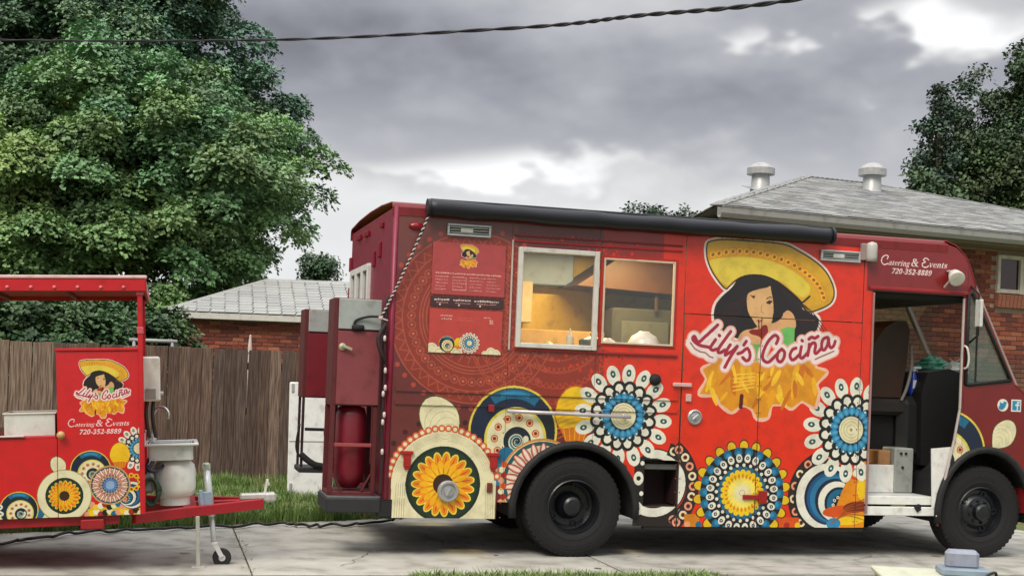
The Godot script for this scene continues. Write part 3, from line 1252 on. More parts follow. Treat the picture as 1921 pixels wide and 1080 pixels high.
const LOGO := {
	"hat": [-0.613, 0.699, -0.57, 0.734, -0.439, 0.755, -0.155, 0.757, 0.115, 0.747, 0.262, 0.695, 0.411, 0.621, 0.525, 0.536, 0.6, 0.423, 0.622, 0.332, 0.592, 0.255, 0.503, 0.201, 0.376, 0.161, 0.32, 0.208, 0.224, 0.303, 0.058, 0.393, -0.141, 0.432, -0.284, 0.432, -0.387, 0.353, -0.421, 0.326, -0.485, 0.38, -0.559, 0.474, -0.608, 0.585],
	"brim": [-0.58, 0.562, -0.415, 0.6, -0.203, 0.612, -0.005, 0.591, 0.178, 0.532, 0.309, 0.457, 0.385, 0.378, 0.343, 0.292, 0.242, 0.32, 0.111, 0.413, -0.052, 0.445, -0.231, 0.451, -0.354, 0.404, -0.404, 0.352, -0.477, 0.397, -0.542, 0.483],
	"band": [-0.574, 0.611, -0.399, 0.65, -0.205, 0.662, -0.007, 0.637, 0.194, 0.58, 0.353, 0.496, 0.467, 0.399, 0.527, 0.285],
	"hair": [-0.284, 0.44, -0.107, 0.47, 0.056, 0.426, 0.205, 0.335, 0.309, 0.249, 0.321, 0.183, 0.47, 0.116, 0.465, 0.015, 0.404, -0.054, 0.314, -0.091, 0.224, -0.104, 0.078, -0.085, -0.137, -0.078, -0.297, -0.102, -0.441, -0.035, -0.518, 0.035, -0.516, 0.166, -0.453, 0.259, -0.368, 0.337],
	"wisp": [0.212, 0.306, 0.254, 0.266, 0.309, 0.244, 0.348, 0.271, 0.384, 0.303],
	"face": [-0.217, 0.278, -0.189, 0.31, -0.114, 0.338, -0.036, 0.357, -0, 0.371, 0.019, 0.314, 0.032, 0.242, 0.039, 0.157, 0.034, 0.108, 0.023, 0.059, -0.022, 0.039, -0.1, 0.011, -0.128, 0.028, -0.17, 0.086, -0.201, 0.133, -0.218, 0.211],
	"chest": [-0.275, -0.064, -0.224, -0.025, -0.152, -0.01, -0.068, 0.03, -0.003, 0.049, 0.076, 0.074, 0.139, 0.144, 0.185, 0.167, 0.241, 0.118, 0.252, 0.009, 0.121, -0.046, 0.112, -0.156, -0.178, -0.169, -0.285, -0.125],
	"green": [0.112, -0.004, 0.184, 0.024, 0.248, 0.015, 0.25, -0.102, 0.232, -0.151, 0.112, -0.156, 0.149, -0.082],
	"green2": [-0.17, -0.145, -0.072, -0.141, -0.057, -0.281, -0.146, -0.301],
	"fringe": [0.003, 0.375, 0.036, 0.388, 0.094, 0.258, 0.133, 0.137, 0.089, 0.074, 0.024, 0.047, 0.068, 0.098, 0.045, 0.158, 0.032, 0.242],
	"rose": [-0.191, -0.036, -0.152, -0.016, -0.093, -0.013, -0.055, 0.025, -0.015, 0.015, -0.007, -0.088, -0.049, -0.106, -0.097, -0.074, -0.163, -0.059],
	"eye1": [-0.194, 0.285, -0.171, 0.268, -0.15, 0.251, -0.142, 0.282, -0.165, 0.277],
	"eye2": [-0.037, 0.226, -0.005, 0.246, 0.029, 0.242, 0.003, 0.213, -0.02, 0.215],
	"brow": [-0.032, 0.26, 0.001, 0.277, 0.017, 0.272],
	"nose": [-0.073, 0.206, -0.08, 0.151, -0.053, 0.128],
	"lips": [-0.133, 0.07, -0.103, 0.065, -0.057, 0.079, -0.089, 0.048],
	"straw": [-0.103, 0.071, -0.096, -0.013],
	"flower": [-0.529, -0.243, -0.534, -0.341, -0.611, -0.384, -0.563, -0.472, -0.628, -0.597, -0.47, -0.6, -0.428, -0.68, -0.323, -0.742, -0.228, -0.674, -0.128, -0.711, -0.08, -0.792, 0.018, -0.781, 0.049, -0.668, 0.175, -0.661, 0.249, -0.692, 0.346, -0.622, 0.471, -0.676, 0.499, -0.55, 0.477, -0.468, 0.573, -0.364, 0.462, -0.331, 0.42, -0.22, 0.158, -0.264, -0.199, -0.311],
	"s1": [-0.487, 0.007, -0.55, -0.053, -0.619, -0.117, -0.653, -0.147, -0.676, -0.138, -0.698, -0.102, -0.715, -0.112, -0.709, -0.135, -0.677, -0.162, -0.636, -0.179, -0.59, -0.186, -0.555, -0.19],
	"s2": [-0.502, -0.121, -0.535, -0.17, -0.549, -0.199, -0.523, -0.214, -0.483, -0.201],
	"s3": [-0.47, -0.082, -0.465, -0.087],
	"s4": [-0.362, -0.044, -0.415, -0.117, -0.468, -0.195, -0.472, -0.229, -0.446, -0.23, -0.411, -0.207],
	"s5": [-0.362, -0.16, -0.391, -0.206, -0.407, -0.25, -0.384, -0.239, -0.335, -0.209, -0.295, -0.169, -0.329, -0.223, -0.362, -0.276, -0.405, -0.358],
	"s6": [-0.212, -0.123, -0.234, -0.157],
	"s7": [-0.287, -0.235, -0.247, -0.219, -0.199, -0.184, -0.171, -0.235, -0.18, -0.281, -0.21, -0.291, -0.24, -0.266],
	"t1": [0.076, -0.131, 0.093, -0.083, 0.065, -0.058, 0.026, -0.081, -0.014, -0.135, -0.044, -0.206, -0.051, -0.258, -0.026, -0.292, 0.012, -0.295, 0.053, -0.259, 0.089, -0.222],
	"t2": [0.13, -0.177, 0.098, -0.209, 0.091, -0.266, 0.121, -0.291, 0.152, -0.259, 0.16, -0.206, 0.132, -0.178],
	"t3": [0.268, -0.162, 0.235, -0.177, 0.213, -0.222, 0.224, -0.26, 0.253, -0.264, 0.304, -0.218],
	"t4": [0.32, -0.147, 0.312, -0.196, 0.309, -0.235, 0.334, -0.247, 0.375, -0.206],
	"t5": [0.322, -0.092, 0.328, -0.096],
	"t6": [0.395, -0.122, 0.393, -0.17, 0.385, -0.223],
	"t7": [0.386, -0.188, 0.41, -0.126, 0.443, -0.107, 0.458, -0.132, 0.451, -0.185, 0.466, -0.202, 0.508, -0.161],
	"t8": [0.389, -0.078, 0.417, -0.058, 0.446, -0.067, 0.479, -0.048],
	"t9": [0.571, -0.053, 0.533, -0.068, 0.516, -0.112, 0.522, -0.16, 0.547, -0.164, 0.574, -0.119, 0.581, -0.061, 0.588, -0.109, 0.604, -0.144, 0.633, -0.129, 0.648, -0.085],
	"swash": [-0.733, -0.16, -0.691, -0.21, -0.639, -0.233, -0.593, -0.238, -0.551, -0.27, -0.52, -0.278],
	"swash2": [0.459, -0.255, 0.516, -0.227, 0.587, -0.197, 0.639, -0.173],
}


# the woman in the sombrero with the lettering and the marigold
func art_logo(a: Art, x: float, y: float, k: float, words := true) -> void:
	var g := func(n: String) -> PackedVector2Array: return pts2(LOGO[n])
	var closed := func(n: String) -> PackedVector2Array: return a.spline(g.call(n), true, 4)
	a.at(x, y, k)
	var rim := Color(0.90, 0.70, 0.60)
	for n in ["hat", "hair", "flower"]:
		var p: PackedVector2Array = closed.call(n)
		p.append(p[0])
		a.stroke(p, 0.05, rim if n == "flower" else Color(0.90, 0.83, 0.80))
	# marigold: ragged petals in three tones
	a.fill(g.call("flower"), Color(0.84, 0.55, 0.05))
	var r := RandomNumberGenerator.new()
	r.seed = 8
	for i in 46:
		var c := Vector2(r.randf_range(-0.56, 0.56), r.randf_range(-0.64, -0.34))
		if Geometry2D.is_point_in_polygon(c, g.call("flower")):
			var tone: Color = [Color(0.90, 0.66, 0.08), Color(0.78, 0.42, 0.03), Color(0.88, 0.60, 0.05), Color(0.93, 0.74, 0.16)][i % 4]
			a.disc(c.x, c.y, r.randf_range(0.05, 0.11), tone, r.randf_range(0.012, 0.03), r.randf_range(-0.9, 0.9) + PI * 0.5 * signf(c.x))
	for i in 5:
		a.stroke(PackedVector2Array([Vector2(-0.32, -0.42 - i * 0.035), Vector2(-0.12, -0.40 - i * 0.03)]), 0.010, Color(0.93, 0.76, 0.24))
	a.stroke(PackedVector2Array([Vector2(-0.235, -0.60), Vector2(-0.24, -0.70)]), 0.035, Color(0.32, 0.05, 0.03))
	# sombrero
	var hat: PackedVector2Array = closed.call("hat")
	a.fill(hat, Color(0.83, 0.63, 0.12))
	hat.append(hat[0])
	a.fill(closed.call("brim"), Color(0.86, 0.76, 0.26))
	a.stroke(hat, 0.013, Color(0.22, 0.15, 0.04))
	var band: PackedVector2Array = a.spline(g.call("band"), false, 6)
	a.stroke(band, 0.07, Color(0.86, 0.58, 0.08))
	for i in range(1, band.size() - 1, 2):
		var d := (band[i + 1] - band[i - 1]).angle()
		a.disc(band[i].x, band[i].y, 0.030, Color(0.93, 0.72, 0.18), 0.026, d)
		a.disc(band[i].x, band[i].y, 0.018, Color(0.66, 0.36, 0.03), 0.015, d + 0.78)
	# hair, face, shoulder, dress
	a.fill(closed.call("hair"), Color(0.075, 0.035, 0.05))
	for i in 9:
		a.stroke(a.spline(PackedVector2Array([Vector2(-0.10 - i * 0.03, 0.36 - i * 0.02), Vector2(-0.26 - i * 0.02, 0.16), Vector2(-0.34 - i * 0.014, -0.06 + i * 0.012)])), 0.008, Color(0.15, 0.07, 0.09))
		a.stroke(a.spline(PackedVector2Array([Vector2(0.10 + i * 0.02, 0.36 - i * 0.012), Vector2(0.26 + i * 0.02, 0.16), Vector2(0.34 + i * 0.03, -0.02)])), 0.007, Color(0.13, 0.06, 0.10))
	a.stroke(a.spline(g.call("wisp")), 0.016, Color(0.10, 0.04, 0.04))
	a.fill(closed.call("chest"), Color(0.83, 0.62, 0.42))
	a.fill(g.call("green"), Color(0.40, 0.70, 0.36))
	a.fill(g.call("green2"), Color(0.38, 0.66, 0.34))
	a.fill(closed.call("face"), Color(0.84, 0.66, 0.45))
	a.fill(closed.call("fringe"), Color(0.075, 0.035, 0.05))
	for e in ["eye1", "eye2"]:
		a.fill(g.call(e), Color(0.20, 0.09, 0.05))
	a.stroke(g.call("brow"), 0.008, Color(0.16, 0.07, 0.05))
	a.stroke(a.spline(g.call("nose")), 0.005, Color(0.62, 0.42, 0.24))
	a.fill(closed.call("lips"), Color(0.66, 0.30, 0.24))
	a.fill(closed.call("rose"), Color(0.52, 0.05, 0.04))
	a.stroke(g.call("straw"), 0.010, Color(0.26, 0.10, 0.05))
	if not words:
		return
	var names := ["s1", "s2", "s3", "s4", "s5", "s6", "s7", "t1", "t2", "t3", "t4", "t5", "t6", "t7", "t8", "t9"]
	var strokes := []
	for n in names:
		strokes.append(a.spline(g.call(n), false, 4))
	strokes.append(g.call("swash"))
	strokes.append(g.call("swash2"))
	for w in [[0.110, Color(0.88, 0.60, 0.52)], [0.088, Color(0.90, 0.82, 0.81)]]:
		for p in strokes:
			a.stroke(p, w[0], w[1])
	for i in names.size():
		a.stroke(strokes[i], 0.029, Color(0.62, 0.09, 0.20))
	a.stroke(strokes[-1], 0.012, Color(0.52, 0.36, 0.30))
	a.stroke(strokes[-2], 0.012, Color(0.52, 0.36, 0.30))


func art_mandala(a: Art, x: float, y: float, k: float) -> void:   # white daisy with a blue heart, radius 1
	a.at(x, y, k)
	a.disc(0, 0, 0.66, INK)
	a.petals(0, 0, 16, 0.81, 0.20, 0.136, WHITE, 0.1, TAU + 0.1)
	for i in 16:
		var t := 0.1 + TAU * (i + 0.5) / 16
		a.disc(cos(t) * 0.84, sin(t) * 0.84, 0.07, INK, 0.05, t)
		a.disc(cos(t) * 0.84, sin(t) * 0.84, 0.055, Color(0.08, 0.36, 0.36), 0.038, t)
		a.disc(cos(t) * 0.84, sin(t) * 0.84, 0.022, WHITE)
	a.petals(0, 0, 16, 0.54, 0.15, 0.135, INK)
	a.disc(0, 0, 0.55, INK)
	a.petals(0, 0, 16, 0.53, 0.105, 0.080, WHITE)
	a.petals(0, 0, 16, 0.47, 0.11, 0.075, WHITE)
	a.petals(0, 0, 16, 0.425, 0.10, 0.085, INK, 0.2, TAU + 0.2)
	a.disc(0, 0, 0.43, INK)
	a.petals(0, 0, 18, 0.37, 0.095, 0.066, SKYB)
	a.petals(0, 0, 18, 0.35, 0.05, 0.03, Color(0.30, 0.62, 0.76))
	a.petals(0, 0, 18, 0.445, 0.022, 0.020, WHITE)
	a.disc(0, 0, 0.275, Color(0.05, 0.22, 0.34))
	a.disc(0, 0, 0.255, CREAM)
	for q in [0.22, 0.16, 0.10]:
		a.ring(0, 0, q - 0.012, q, Color(0.70, 0.66, 0.48), 0.4, 5.6)
	a.disc(0, 0, 0.03, Color(0.56, 0.52, 0.34))


func art_sunflower(a: Art, x: float, y: float, k: float) -> void:   # radius 1 is the dark disc
	a.at(x, y, k)
	a.disc(0, 0, 1.0, Color(0.06, 0.13, 0.10))
	a.disc(0, 0, 0.92, Color(0.10, 0.19, 0.13))
	a.petals(0, 0, 19, 0.66, 0.20, 0.115, Color(0.90, 0.80, 0.26))
	a.petals(0, 0, 19, 0.58, 0.24, 0.098, Color(0.88, 0.52, 0.06))
	a.petals(0, 0, 19, 0.60, 0.16, 0.024, Color(0.78, 0.34, 0.05))
	a.petals(0, 0, 18, 0.42, 0.22, 0.08, Color(0.90, 0.66, 0.06), 0.17, TAU + 0.17)
	a.disc(0, 0, 0.42, Color(0.91, 0.72, 0.07))
	a.petals(0, 0, 18, 0.36, 0.10, 0.018, Color(0.83, 0.44, 0.05))
	a.disc(0, 0, 0.27, Color(0.20, 0.10, 0.06))


func art_spiral(a: Art, x: float, y: float, k: float, flip := 1.0) -> void:   # the big eye with a snail in it
	a.at(x, y, k, flip)
	a.disc(0, 0, 1.0, Color(0.84, 0.76, 0.28))
	a.disc(0, 0, 0.95, NAVY)
	a.ring(0, 0, 0.72, 0.93, TEAL, 0.9, 2.2)
	a.ring(0, 0, 0.78, 0.88, SKYB, 1.15, 1.95)
	a.ring(0, 0, 0.70, 0.93, Color(0.05, 0.09, 0.14), -0.4, 0.5)
	a.at(x + 0.06 * k * flip, y - 0.16 * k, k, flip)
	a.disc(0, 0, 0.70, Color(0.84, 0.78, 0.30))
	a.disc(0, 0, 0.64, CREAM)
	a.eyes(0, 0, 11, 0.47, 0.085, Color(0.74, 0.34, 0.12), 0.06, CREAM)
	a.eyes(0, 0, 11, 0.47, 0.045, Color(0.66, 0.20, 0.08), 0.02, Color(0.25, 0.05, 0.03))
	a.disc(0.04, -0.04, 0.31, Color(0.07, 0.10, 0.16))
	a.spiral(0.04, -0.05, 0.02, 0.21, 1.9, 0.02, 0.13, Color(0.80, 0.80, 0.72), 1.2)
	a.spiral(0.04, -0.05, 0.02, 0.18, 1.6, 0.02, 0.05, Color(0.20, 0.40, 0.42), 1.5)


func art_bulb(a: Art, x: float, y: float, k: float, kind: int, rot := 0.0) -> void:
	a.at(x, y, k)
	var p := PackedVector2Array()
	for i in 24:
		var t := TAU * i / 24
		var rr := 1.0 - 0.35 * maxf(0.0, -sin(t)) * absf(cos(t))
		p.append(Vector2(cos(t) * 0.72 * (1.0 - 0.28 * maxf(0.0, -sin(t))), sin(t) * rr).rotated(rot))
	a.fill(p, Color(0.30, 0.26, 0.18) if kind == 0 else Color(0.72, 0.34, 0.05))
	var q := PackedVector2Array()
	for v in p:
		q.append(v * 0.95)
	a.fill(q, CREAM if kind == 0 else YELLOW)
	if kind == 0:
		for i in 5:
			var c := Vector2(0, -0.12 - i * 0.11).rotated(rot)
			a.ring(c.x, c.y, 0.66 - i * 0.13, 0.675 - i * 0.13, Color(0.66, 0.62, 0.44), 0.1 + rot, 3.0 + rot)
	else:
		for i in 8:
			a.stroke(a.spline(PackedVector2Array([Vector2(-0.6, 0.35 - i * 0.16), Vector2(0.0, 0.58 - i * 0.16), Vector2(0.55, 0.45 - i * 0.16)])), 0.03, [Color(0.88, 0.62, 0.05), AMBER, ORANGE][mini(i / 3, 2)])
		a.fill(PackedVector2Array([Vector2(-0.5, -0.42), Vector2(0.5, -0.42), Vector2(0.3, -0.85), Vector2(-0.3, -0.85)]), Color(0.80, 0.42, 0.05))
		for i in 5:
			a.stroke(PackedVector2Array([Vector2(-0.4 + i * 0.2, -0.36), Vector2(-0.3 + i * 0.15, -0.8)]), 0.03, Color(0.86, 0.62, 0.08))


func art_fan(a: Art, x: float, y: float, k: float, heart: Color) -> void:   # pink-petalled disc
	a.at(x, y, k)
	a.disc(0, 0, 1.0, Color(0.76, 0.52, 0.22))
	a.disc(0, 0, 0.95, Color(0.84, 0.78, 0.66))
	a.ring(0, 0, 0.84, 0.93, Color(0.12, 0.30, 0.32))
	a.petals(0, 0, 22, 0.70, 0.22, 0.085, Color(0.42, 0.16, 0.15))
	a.petals(0, 0, 22, 0.70, 0.20, 0.070, Color(0.76, 0.42, 0.38))
	a.petals(0, 0, 22, 0.72, 0.16, 0.040, Color(0.90, 0.80, 0.74))
	a.ring(0, 0, 0.42, 0.52, Color(0.52, 0.26, 0.22))
	a.eyes(0, 0, 20, 0.47, 0.045, CREAM, 0.02, INK)
	a.disc(0, 0, 0.40, Color(0.08, 0.14, 0.22))
	a.petals(0, 0, 16, 0.30, 0.10, 0.05, heart)
	a.disc(0, 0, 0.22, heart.lightened(0.25))


func art_sun(a: Art, x: float, y: float, k: float) -> void:   # the yellow rosette at the skirt
	a.at(x, y, k)
	a.petals(0, 0, 22, 0.90, 0.12, 0.10, Color(0.30, 0.14, 0.04))
	a.petals(0, 0, 22, 0.89, 0.105, 0.085, YELLOW.darkened(0.06))
	a.disc(0, 0, 0.86, INK)
	a.petals(0, 0, 22, 0.78, 0.10, 0.085, TEAL, 0.14, TAU + 0.14)
	a.petals(0, 0, 22, 0.74, 0.07, 0.05, SKYB, 0.14, TAU + 0.14)
	a.disc(0, 0, 0.72, INK)
	a.petals(0, 0, 24, 0.66, 0.085, 0.066, WHITE)
	a.eyes(0, 0, 24, 0.67, 0.035, INK, 0.016, WHITE)
	a.disc(0, 0, 0.58, INK)
	a.petals(0, 0, 24, 0.53, 0.035, 0.035, WHITE, 0.1, TAU + 0.1)
	a.ring(0, 0, 0.44, 0.49, Color(0.05, 0.24, 0.28))
	a.petals(0, 0, 24, 0.45, 0.06, 0.05, TEAL)
	a.petals(0, 0, 22, 0.39, 0.06, 0.055, YELLOW)
	a.disc(0, 0, 0.40, YELLOW)
	a.petals(0, 0, 26, 0.32, 0.05, 0.022, Color(0.80, 0.52, 0.06))
	a.petals(0, 0, 24, 0.24, 0.07, 0.035, Color(0.92, 0.84, 0.36))
	a.disc(0, 0, 0.20, Color(0.88, 0.83, 0.52))
	a.disc(0, 0, 0.13, CREAM)
	a.ring(0, 0, 0.05, 0.06, Color(0.70, 0.62, 0.36))


func art_crescents(a: Art, x: float, y: float, k: float, flip := 1.0) -> void:
	a.at(x, y, k, flip)
	a.disc(0, 0, 1.0, INK)
	a.disc(0.03, 0, 0.95, WHITE)
	a.disc(0.14, -0.02, 0.80, NAVY)
	a.disc(0.16, -0.04, 0.74, Color(0.06, 0.30, 0.50))
	a.disc(0.20, -0.06, 0.68, SKYB.darkened(0.12))
	a.disc(0.30, -0.10, 0.62, NAVY)
	a.disc(0.36, -0.14, 0.58, WHITE)
	a.disc(0.44, -0.18, 0.46, NAVY)
	a.disc(0.46, -0.19, 0.40, TEAL)
	a.disc(0.54, -0.24, 0.32, INK)
	a.eyes(0.50, -0.24, 11, 0.24, 0.05, WHITE, 0.02, INK)
	a.disc(0.54, -0.26, 0.16, SALMON)
	a.spiral(0.54, -0.26, 0.01, 0.12, 1.5, 0.03, 0.03, BRICKR)


func art_chain(a: Art, x: float, y: float, r: float, a0: float, a1: float, n: int) -> void:   # dark band with ringed beads
	a.at(0, 0)
	a.ring(x, y, r - 0.055, r + 0.055, Color(0.14, 0.09, 0.12), a0, a1)
	for i in n:
		var t := lerpf(a0, a1, (i + 0.5) / n)
		var c := Vector2(x + cos(t) * r, y + sin(t) * r)
		a.disc(c.x, c.y, 0.038, SALMON if i % 2 == 0 else CREAM)
		a.disc(c.x, c.y, 0.019, Color(0.40, 0.08, 0.06))
		a.disc(c.x, c.y, 0.008, INK)


func wear(im: Image, strength: float, seed_: int, tint: Color) -> void:   # blotches and scuffs in the print
	var n := FastNoiseLite.new()
	n.seed = seed_
	n.frequency = 0.016
	n.fractal_octaves = 6
	n.fractal_gain = 0.62
	var g := n.get_seamless_image(512, 512)
	g.convert(Image.FORMAT_L8)
	var b := g.get_data()
	var o := PackedByteArray()
	o.resize(512 * 512 * 4)
	var tr := int(tint.r * 255)
	var tg := int(tint.g * 255)
	var tb := int(tint.b * 255)
	for i in 512 * 512:
		var v := maxf(0.0, b[i] / 255.0 - 0.42) * strength
		o[i * 4] = tr
		o[i * 4 + 1] = tg
		o[i * 4 + 2] = tb
		o[i * 4 + 3] = int(clampf(v, 0.0, 0.8) * 255)
	var tile := Image.create_from_data(512, 512, false, Image.FORMAT_RGBA8, o)
	im.convert(Image.FORMAT_RGBA8)
	for x in range(0, im.get_width(), 512):
		for y in range(0, im.get_height(), 512):
			im.blend_rect(tile, Rect2i(0, 0, 512, 512), Vector2i(x, y))
	im.convert(Image.FORMAT_RGB8)


func print_mat(im: Image, rough := 0.42) -> StandardMaterial3D:
	var m := StandardMaterial3D.new()
	m.albedo_texture = ImageTexture.create_from_image(im)
	m.roughness = rough
	m.roughness_texture = noise_tex("sheen", 0.02, [Color(0.75, 0.75, 0.75), Color(1, 1, 1)], 5)
	m.texture_repeat = false
	m.normal_enabled = true
	m.normal_texture = noise_tex("ripple", 0.012, [], 3, 512, true, 2.0)
	m.normal_scale = 0.16
	m.clearcoat_enabled = true
	m.clearcoat = 0.35
	m.clearcoat_roughness = 0.12
	return m


const SIDE := Rect2(-0.06, 2.97, 6.2, 2.75)   # left, top, width, height of the printed side


func paint_side() -> Image:
	var red := rgb(214, 40, 9)
	var a := Art.new(SIDE.position.x, SIDE.position.y, SIDE.size.x, SIDE.size.y, 320.0, red)
	var r := RandomNumberGenerator.new()
	r.seed = 21
	# the oxblood quarter of the wrap, its edge broken up by the ornament
	var ox := rgb(100, 38, 38)
	var rust := rgb(136, 44, 28)
	a.rect(-0.1, 0.2, 1.9, 2.8, ox)
	a.rect(1.8, 2.57, 0.55, 0.4, rgb(150, 34, 30))
	a.rect(-0.1, 2.35, 1.15, 0.7, rgb(108, 54, 50))
	a.disc(0.70, 1.98, 0.70, rust)
	a.disc(1.30, 1.62, 0.55, rust)
	a.rect(1.0, 1.30, 0.80, 0.48, rust)
	for i in 900:
		var x := 1.80 + r.randfn() * 0.16
		a.disc(x, r.randf_range(0.6, 2.7), r.randf_range(0.004, 0.016), rust if r.randf() < 0.6 else red)
	# the tone-on-tone mandala
	var line := rgb(162, 74, 56)
	var c := Vector2(0.70, 1.98)
	for q in [0.40, 0.43, 0.455, 0.60, 0.70]:
		a.ring(c.x, c.y, q, q + 0.011, line)
	for i in 44:
		var t := TAU * i / 44
		var d := Vector2(cos(t), sin(t))
		a.ring(c.x + d.x * 0.53, c.y + d.y * 0.53, 0.026, 0.036, line)
		a.disc(c.x + d.x * 0.53, c.y + d.y * 0.53, 0.012, rgb(188, 96, 70))
		var e := d.orthogonal() * 0.042
		a.stroke(PackedVector2Array([c + d * 0.61 - e, c + d * 0.68, c + d * 0.61 + e]), 0.009, line)
		a.disc(c.x + d.x * 0.75, c.y + d.y * 0.75, 0.021, rgb(166, 62, 50))
	for i in 30:
		var t := TAU * i / 30
		a.stroke(a.spline(PackedVector2Array([c + Vector2(0.1, 0).rotated(t), c + Vector2(0.24, 0.03).rotated(t), c + Vector2(0.38, 0).rotated(t)])), 0.009, line)
		a.ring(c.x + cos(t) * 0.31, c.y + sin(t) * 0.31, 0.018, 0.026, line)
	for i in 26:
		var t := -2.7 + 2.6 * i / 26.0
		var b := Vector2(1.42, 2.02)
		for q in 3:
			a.ring(b.x + cos(t) * (0.42 + q * 0.13), b.y + sin(t) * (0.42 + q * 0.13), 0.045, 0.053, rgb(172, 66, 42), t - 1.6, t + 1.6)
	for q in [0.36, 0.78, 0.80]:
		a.ring(1.42, 2.02, q, q + 0.009, rgb(172, 66, 42), -2.9, 0.3)
	for i in 20:   # scroll ticks round the window
		a.ring(0.99, 1.75 + i * 0.045, 0.018, 0.025, rgb(170, 74, 60), 1.6, 4.7)
		a.ring(1.08 + i * 0.05, 2.68, 0.018, 0.025, rgb(160, 60, 52), 0.0, 3.1)
	# lower left: the sunflower locker
	for i in 11:
		var t := 2.75 - i * 0.25
		a.disc(0.49 + cos(t) * 0.53, 0.61 + sin(t) * 0.53, 0.022, Color(0.22, 0.04, 0.05))
	art_bulb(a, 0.455, 1.12, 0.235, 0, 0.65)
	art_spiral(a, 1.07, 1.05, 0.385)
	art_bulb(a, 1.61, 1.20, 0.26, 1)
	a.at(0, 0)
	a.disc(1.0, 0.72, 0.13, SKYB.darkened(0.1))
	a.disc(1.02, 0.84, 0.08, TEAL)
	art_fan(a, 1.34, 0.63, 0.37, Color(0.30, 0.42, 0.60))
	a.at(0, 0)
	for i in 8:
		a.disc(0.985 + 0.02 * (i % 2), 0.46 + i * 0.045, 0.026, [SALMON, BRICKR, CREAM, ORANGE][i % 4])
	a.eyes(0.49, 0.60, 24, 0.462, 0.031, rgb(206, 92, 50), 0.017, CREAM, 0.1, PI - 0.1)
	a.rect(0.06, 0.3, 0.88, 0.34, CREAM)
	a.disc(0.49, 0.60, 0.435, CREAM)
	for i in 5:
		a.ring(0.49, 0.60, 0.36 + i * 0.014, 0.362 + i * 0.014, Color(0.62, 0.58, 0.44), 0.3, 2.9)
		a.stroke(PackedVector2Array([Vector2(0.09 + i * 0.02, 0.31), Vector2(0.10 + i * 0.018, 0.6)]), 0.003, Color(0.55, 0.52, 0.40))
		a.stroke(PackedVector2Array([Vector2(0.86 + i * 0.016, 0.31), Vector2(0.85 + i * 0.016, 0.6)]), 0.003, Color(0.55, 0.52, 0.40))
	art_sunflower(a, 0.49, 0.60, 0.315)
	# the middle
	a.at(0, 0)
	a.rect(2.16, 0.2, 0.40, 0.62, Color(0.12, 0.08, 0.09))
	a.ring(2.34, 0.64, 0.16, 0.30, INK, -2.3, 2.0)
	a.ring(2.34, 0.64, 0.215, 0.29, WHITE, -2.2, 1.75)
	a.ring(2.34, 0.64, 0.17, 0.21, SKYB, -1.1, 1.1)
	for i in 4:
		a.disc(2.20 + (i % 2) * 0.03, 0.42 + i * 0.13, 0.045, WHITE if i % 2 == 0 else INK, 0.06)
		a.disc(2.20 + (i % 2) * 0.03, 0.42 + i * 0.13, 0.02, INK if i % 2 == 0 else WHITE)
	art_chain(a, 2.36, 0.62, 0.335, -1.2, 1.25, 8)
	art_mandala(a, 2.04, 1.21, 0.44)
	a.at(0, 0)
	for s in [[2.28, 0.62, 0.42, -0.95, 0.95], [4.03, 0.55, 0.37, 1.5, 4.3]]:
		art_chain(a, s[0], s[1], s[2], s[3], s[4], 9)
	a.at(0, 0)
	a.rect(2.63, 0.22, 0.14, 0.16, AMBER.darkened(0.1))
	a.rect(3.52, 0.22, 0.2, 0.14, ORANGE)
	for i in 16:
		a.disc(2.66 + i * 0.105, 0.29, 0.028, [SALMON, TEAL, CREAM, BRICKR, YELLOW, INK][i % 6])
	art_sun(a, 3.165, 0.57, 0.46)
	art_crescents(a, 3.97, 0.55, 0.31)
	a.at(0, 0)
	a.fill(a.spline(PackedVector2Array([Vector2(4.16, 0.66), Vector2(4.30, 0.82), Vector2(4.40, 0.86), Vector2(4.40, 0.24), Vector2(4.10, 0.24), Vector2(4.05, 0.34)]), true), AMBER)
	a.eyes(4.26, 0.76, 1, 0.0, 0.06, ORANGE, 0.03, CREAM)
	for q in [[4.10, 0.42, 0.15, 0.05, ORANGE], [4.28, 0.46, 0.13, 0.05, Color(0.45, 0.14, 0.04)], [4.22, 0.34, 0.16, 0.04, YELLOW], [4.06, 0.31, 0.07, 0.05, SKYB], [4.33, 0.62, 0.05, 0.10, YELLOW]]:
		a.disc(q[0], q[1], q[2], q[4], q[3], 0.1)
	for i in 6:
		a.stroke(a.spline(PackedVector2Array([Vector2(4.02 + i * 0.03, 0.30 + i * 0.02), Vector2(4.18, 0.38 + i * 0.015), Vector2(4.38, 0.34 + i * 0.04)])), 0.007, Color(0.62, 0.30, 0.04))
	art_mandala(a, 4.20, 1.15, 0.47)
	art_logo(a, 3.36, 2.02, 1.0)
	# the cab
	a.at(0, 0)
	a.rect(4.30, 2.40, 2.0, 0.6, rgb(126, 28, 32))
	a.rect(5.27, 0.2, 1.0, 2.3, rgb(112, 20, 22))
	var white := rgb(226, 210, 206)
	art_script_line(a, 4.43, 2.645, 0.086, white)
	a.at(0, 0)
	a.text("720-352-8889", 4.54, 2.57, 0.050, white, 0.25)
	art_spiral(a, 5.18, 0.96, 0.40, -1.0)
	art_bulb(a, 5.76, 1.14, 0.17, 0, -0.7)
	a.at(0, 0)
	for i in 7:
		a.disc(5.06 + (i % 2) * 0.04 + i * 0.012, 0.42 + i * 0.07, 0.03, [CREAM, BRICKR, SALMON, TEAL][i % 4])
	# bird and letter badges
	a.disc(5.745, 1.42, 0.058, WHITE)
	var blue := rgb(40, 132, 178)
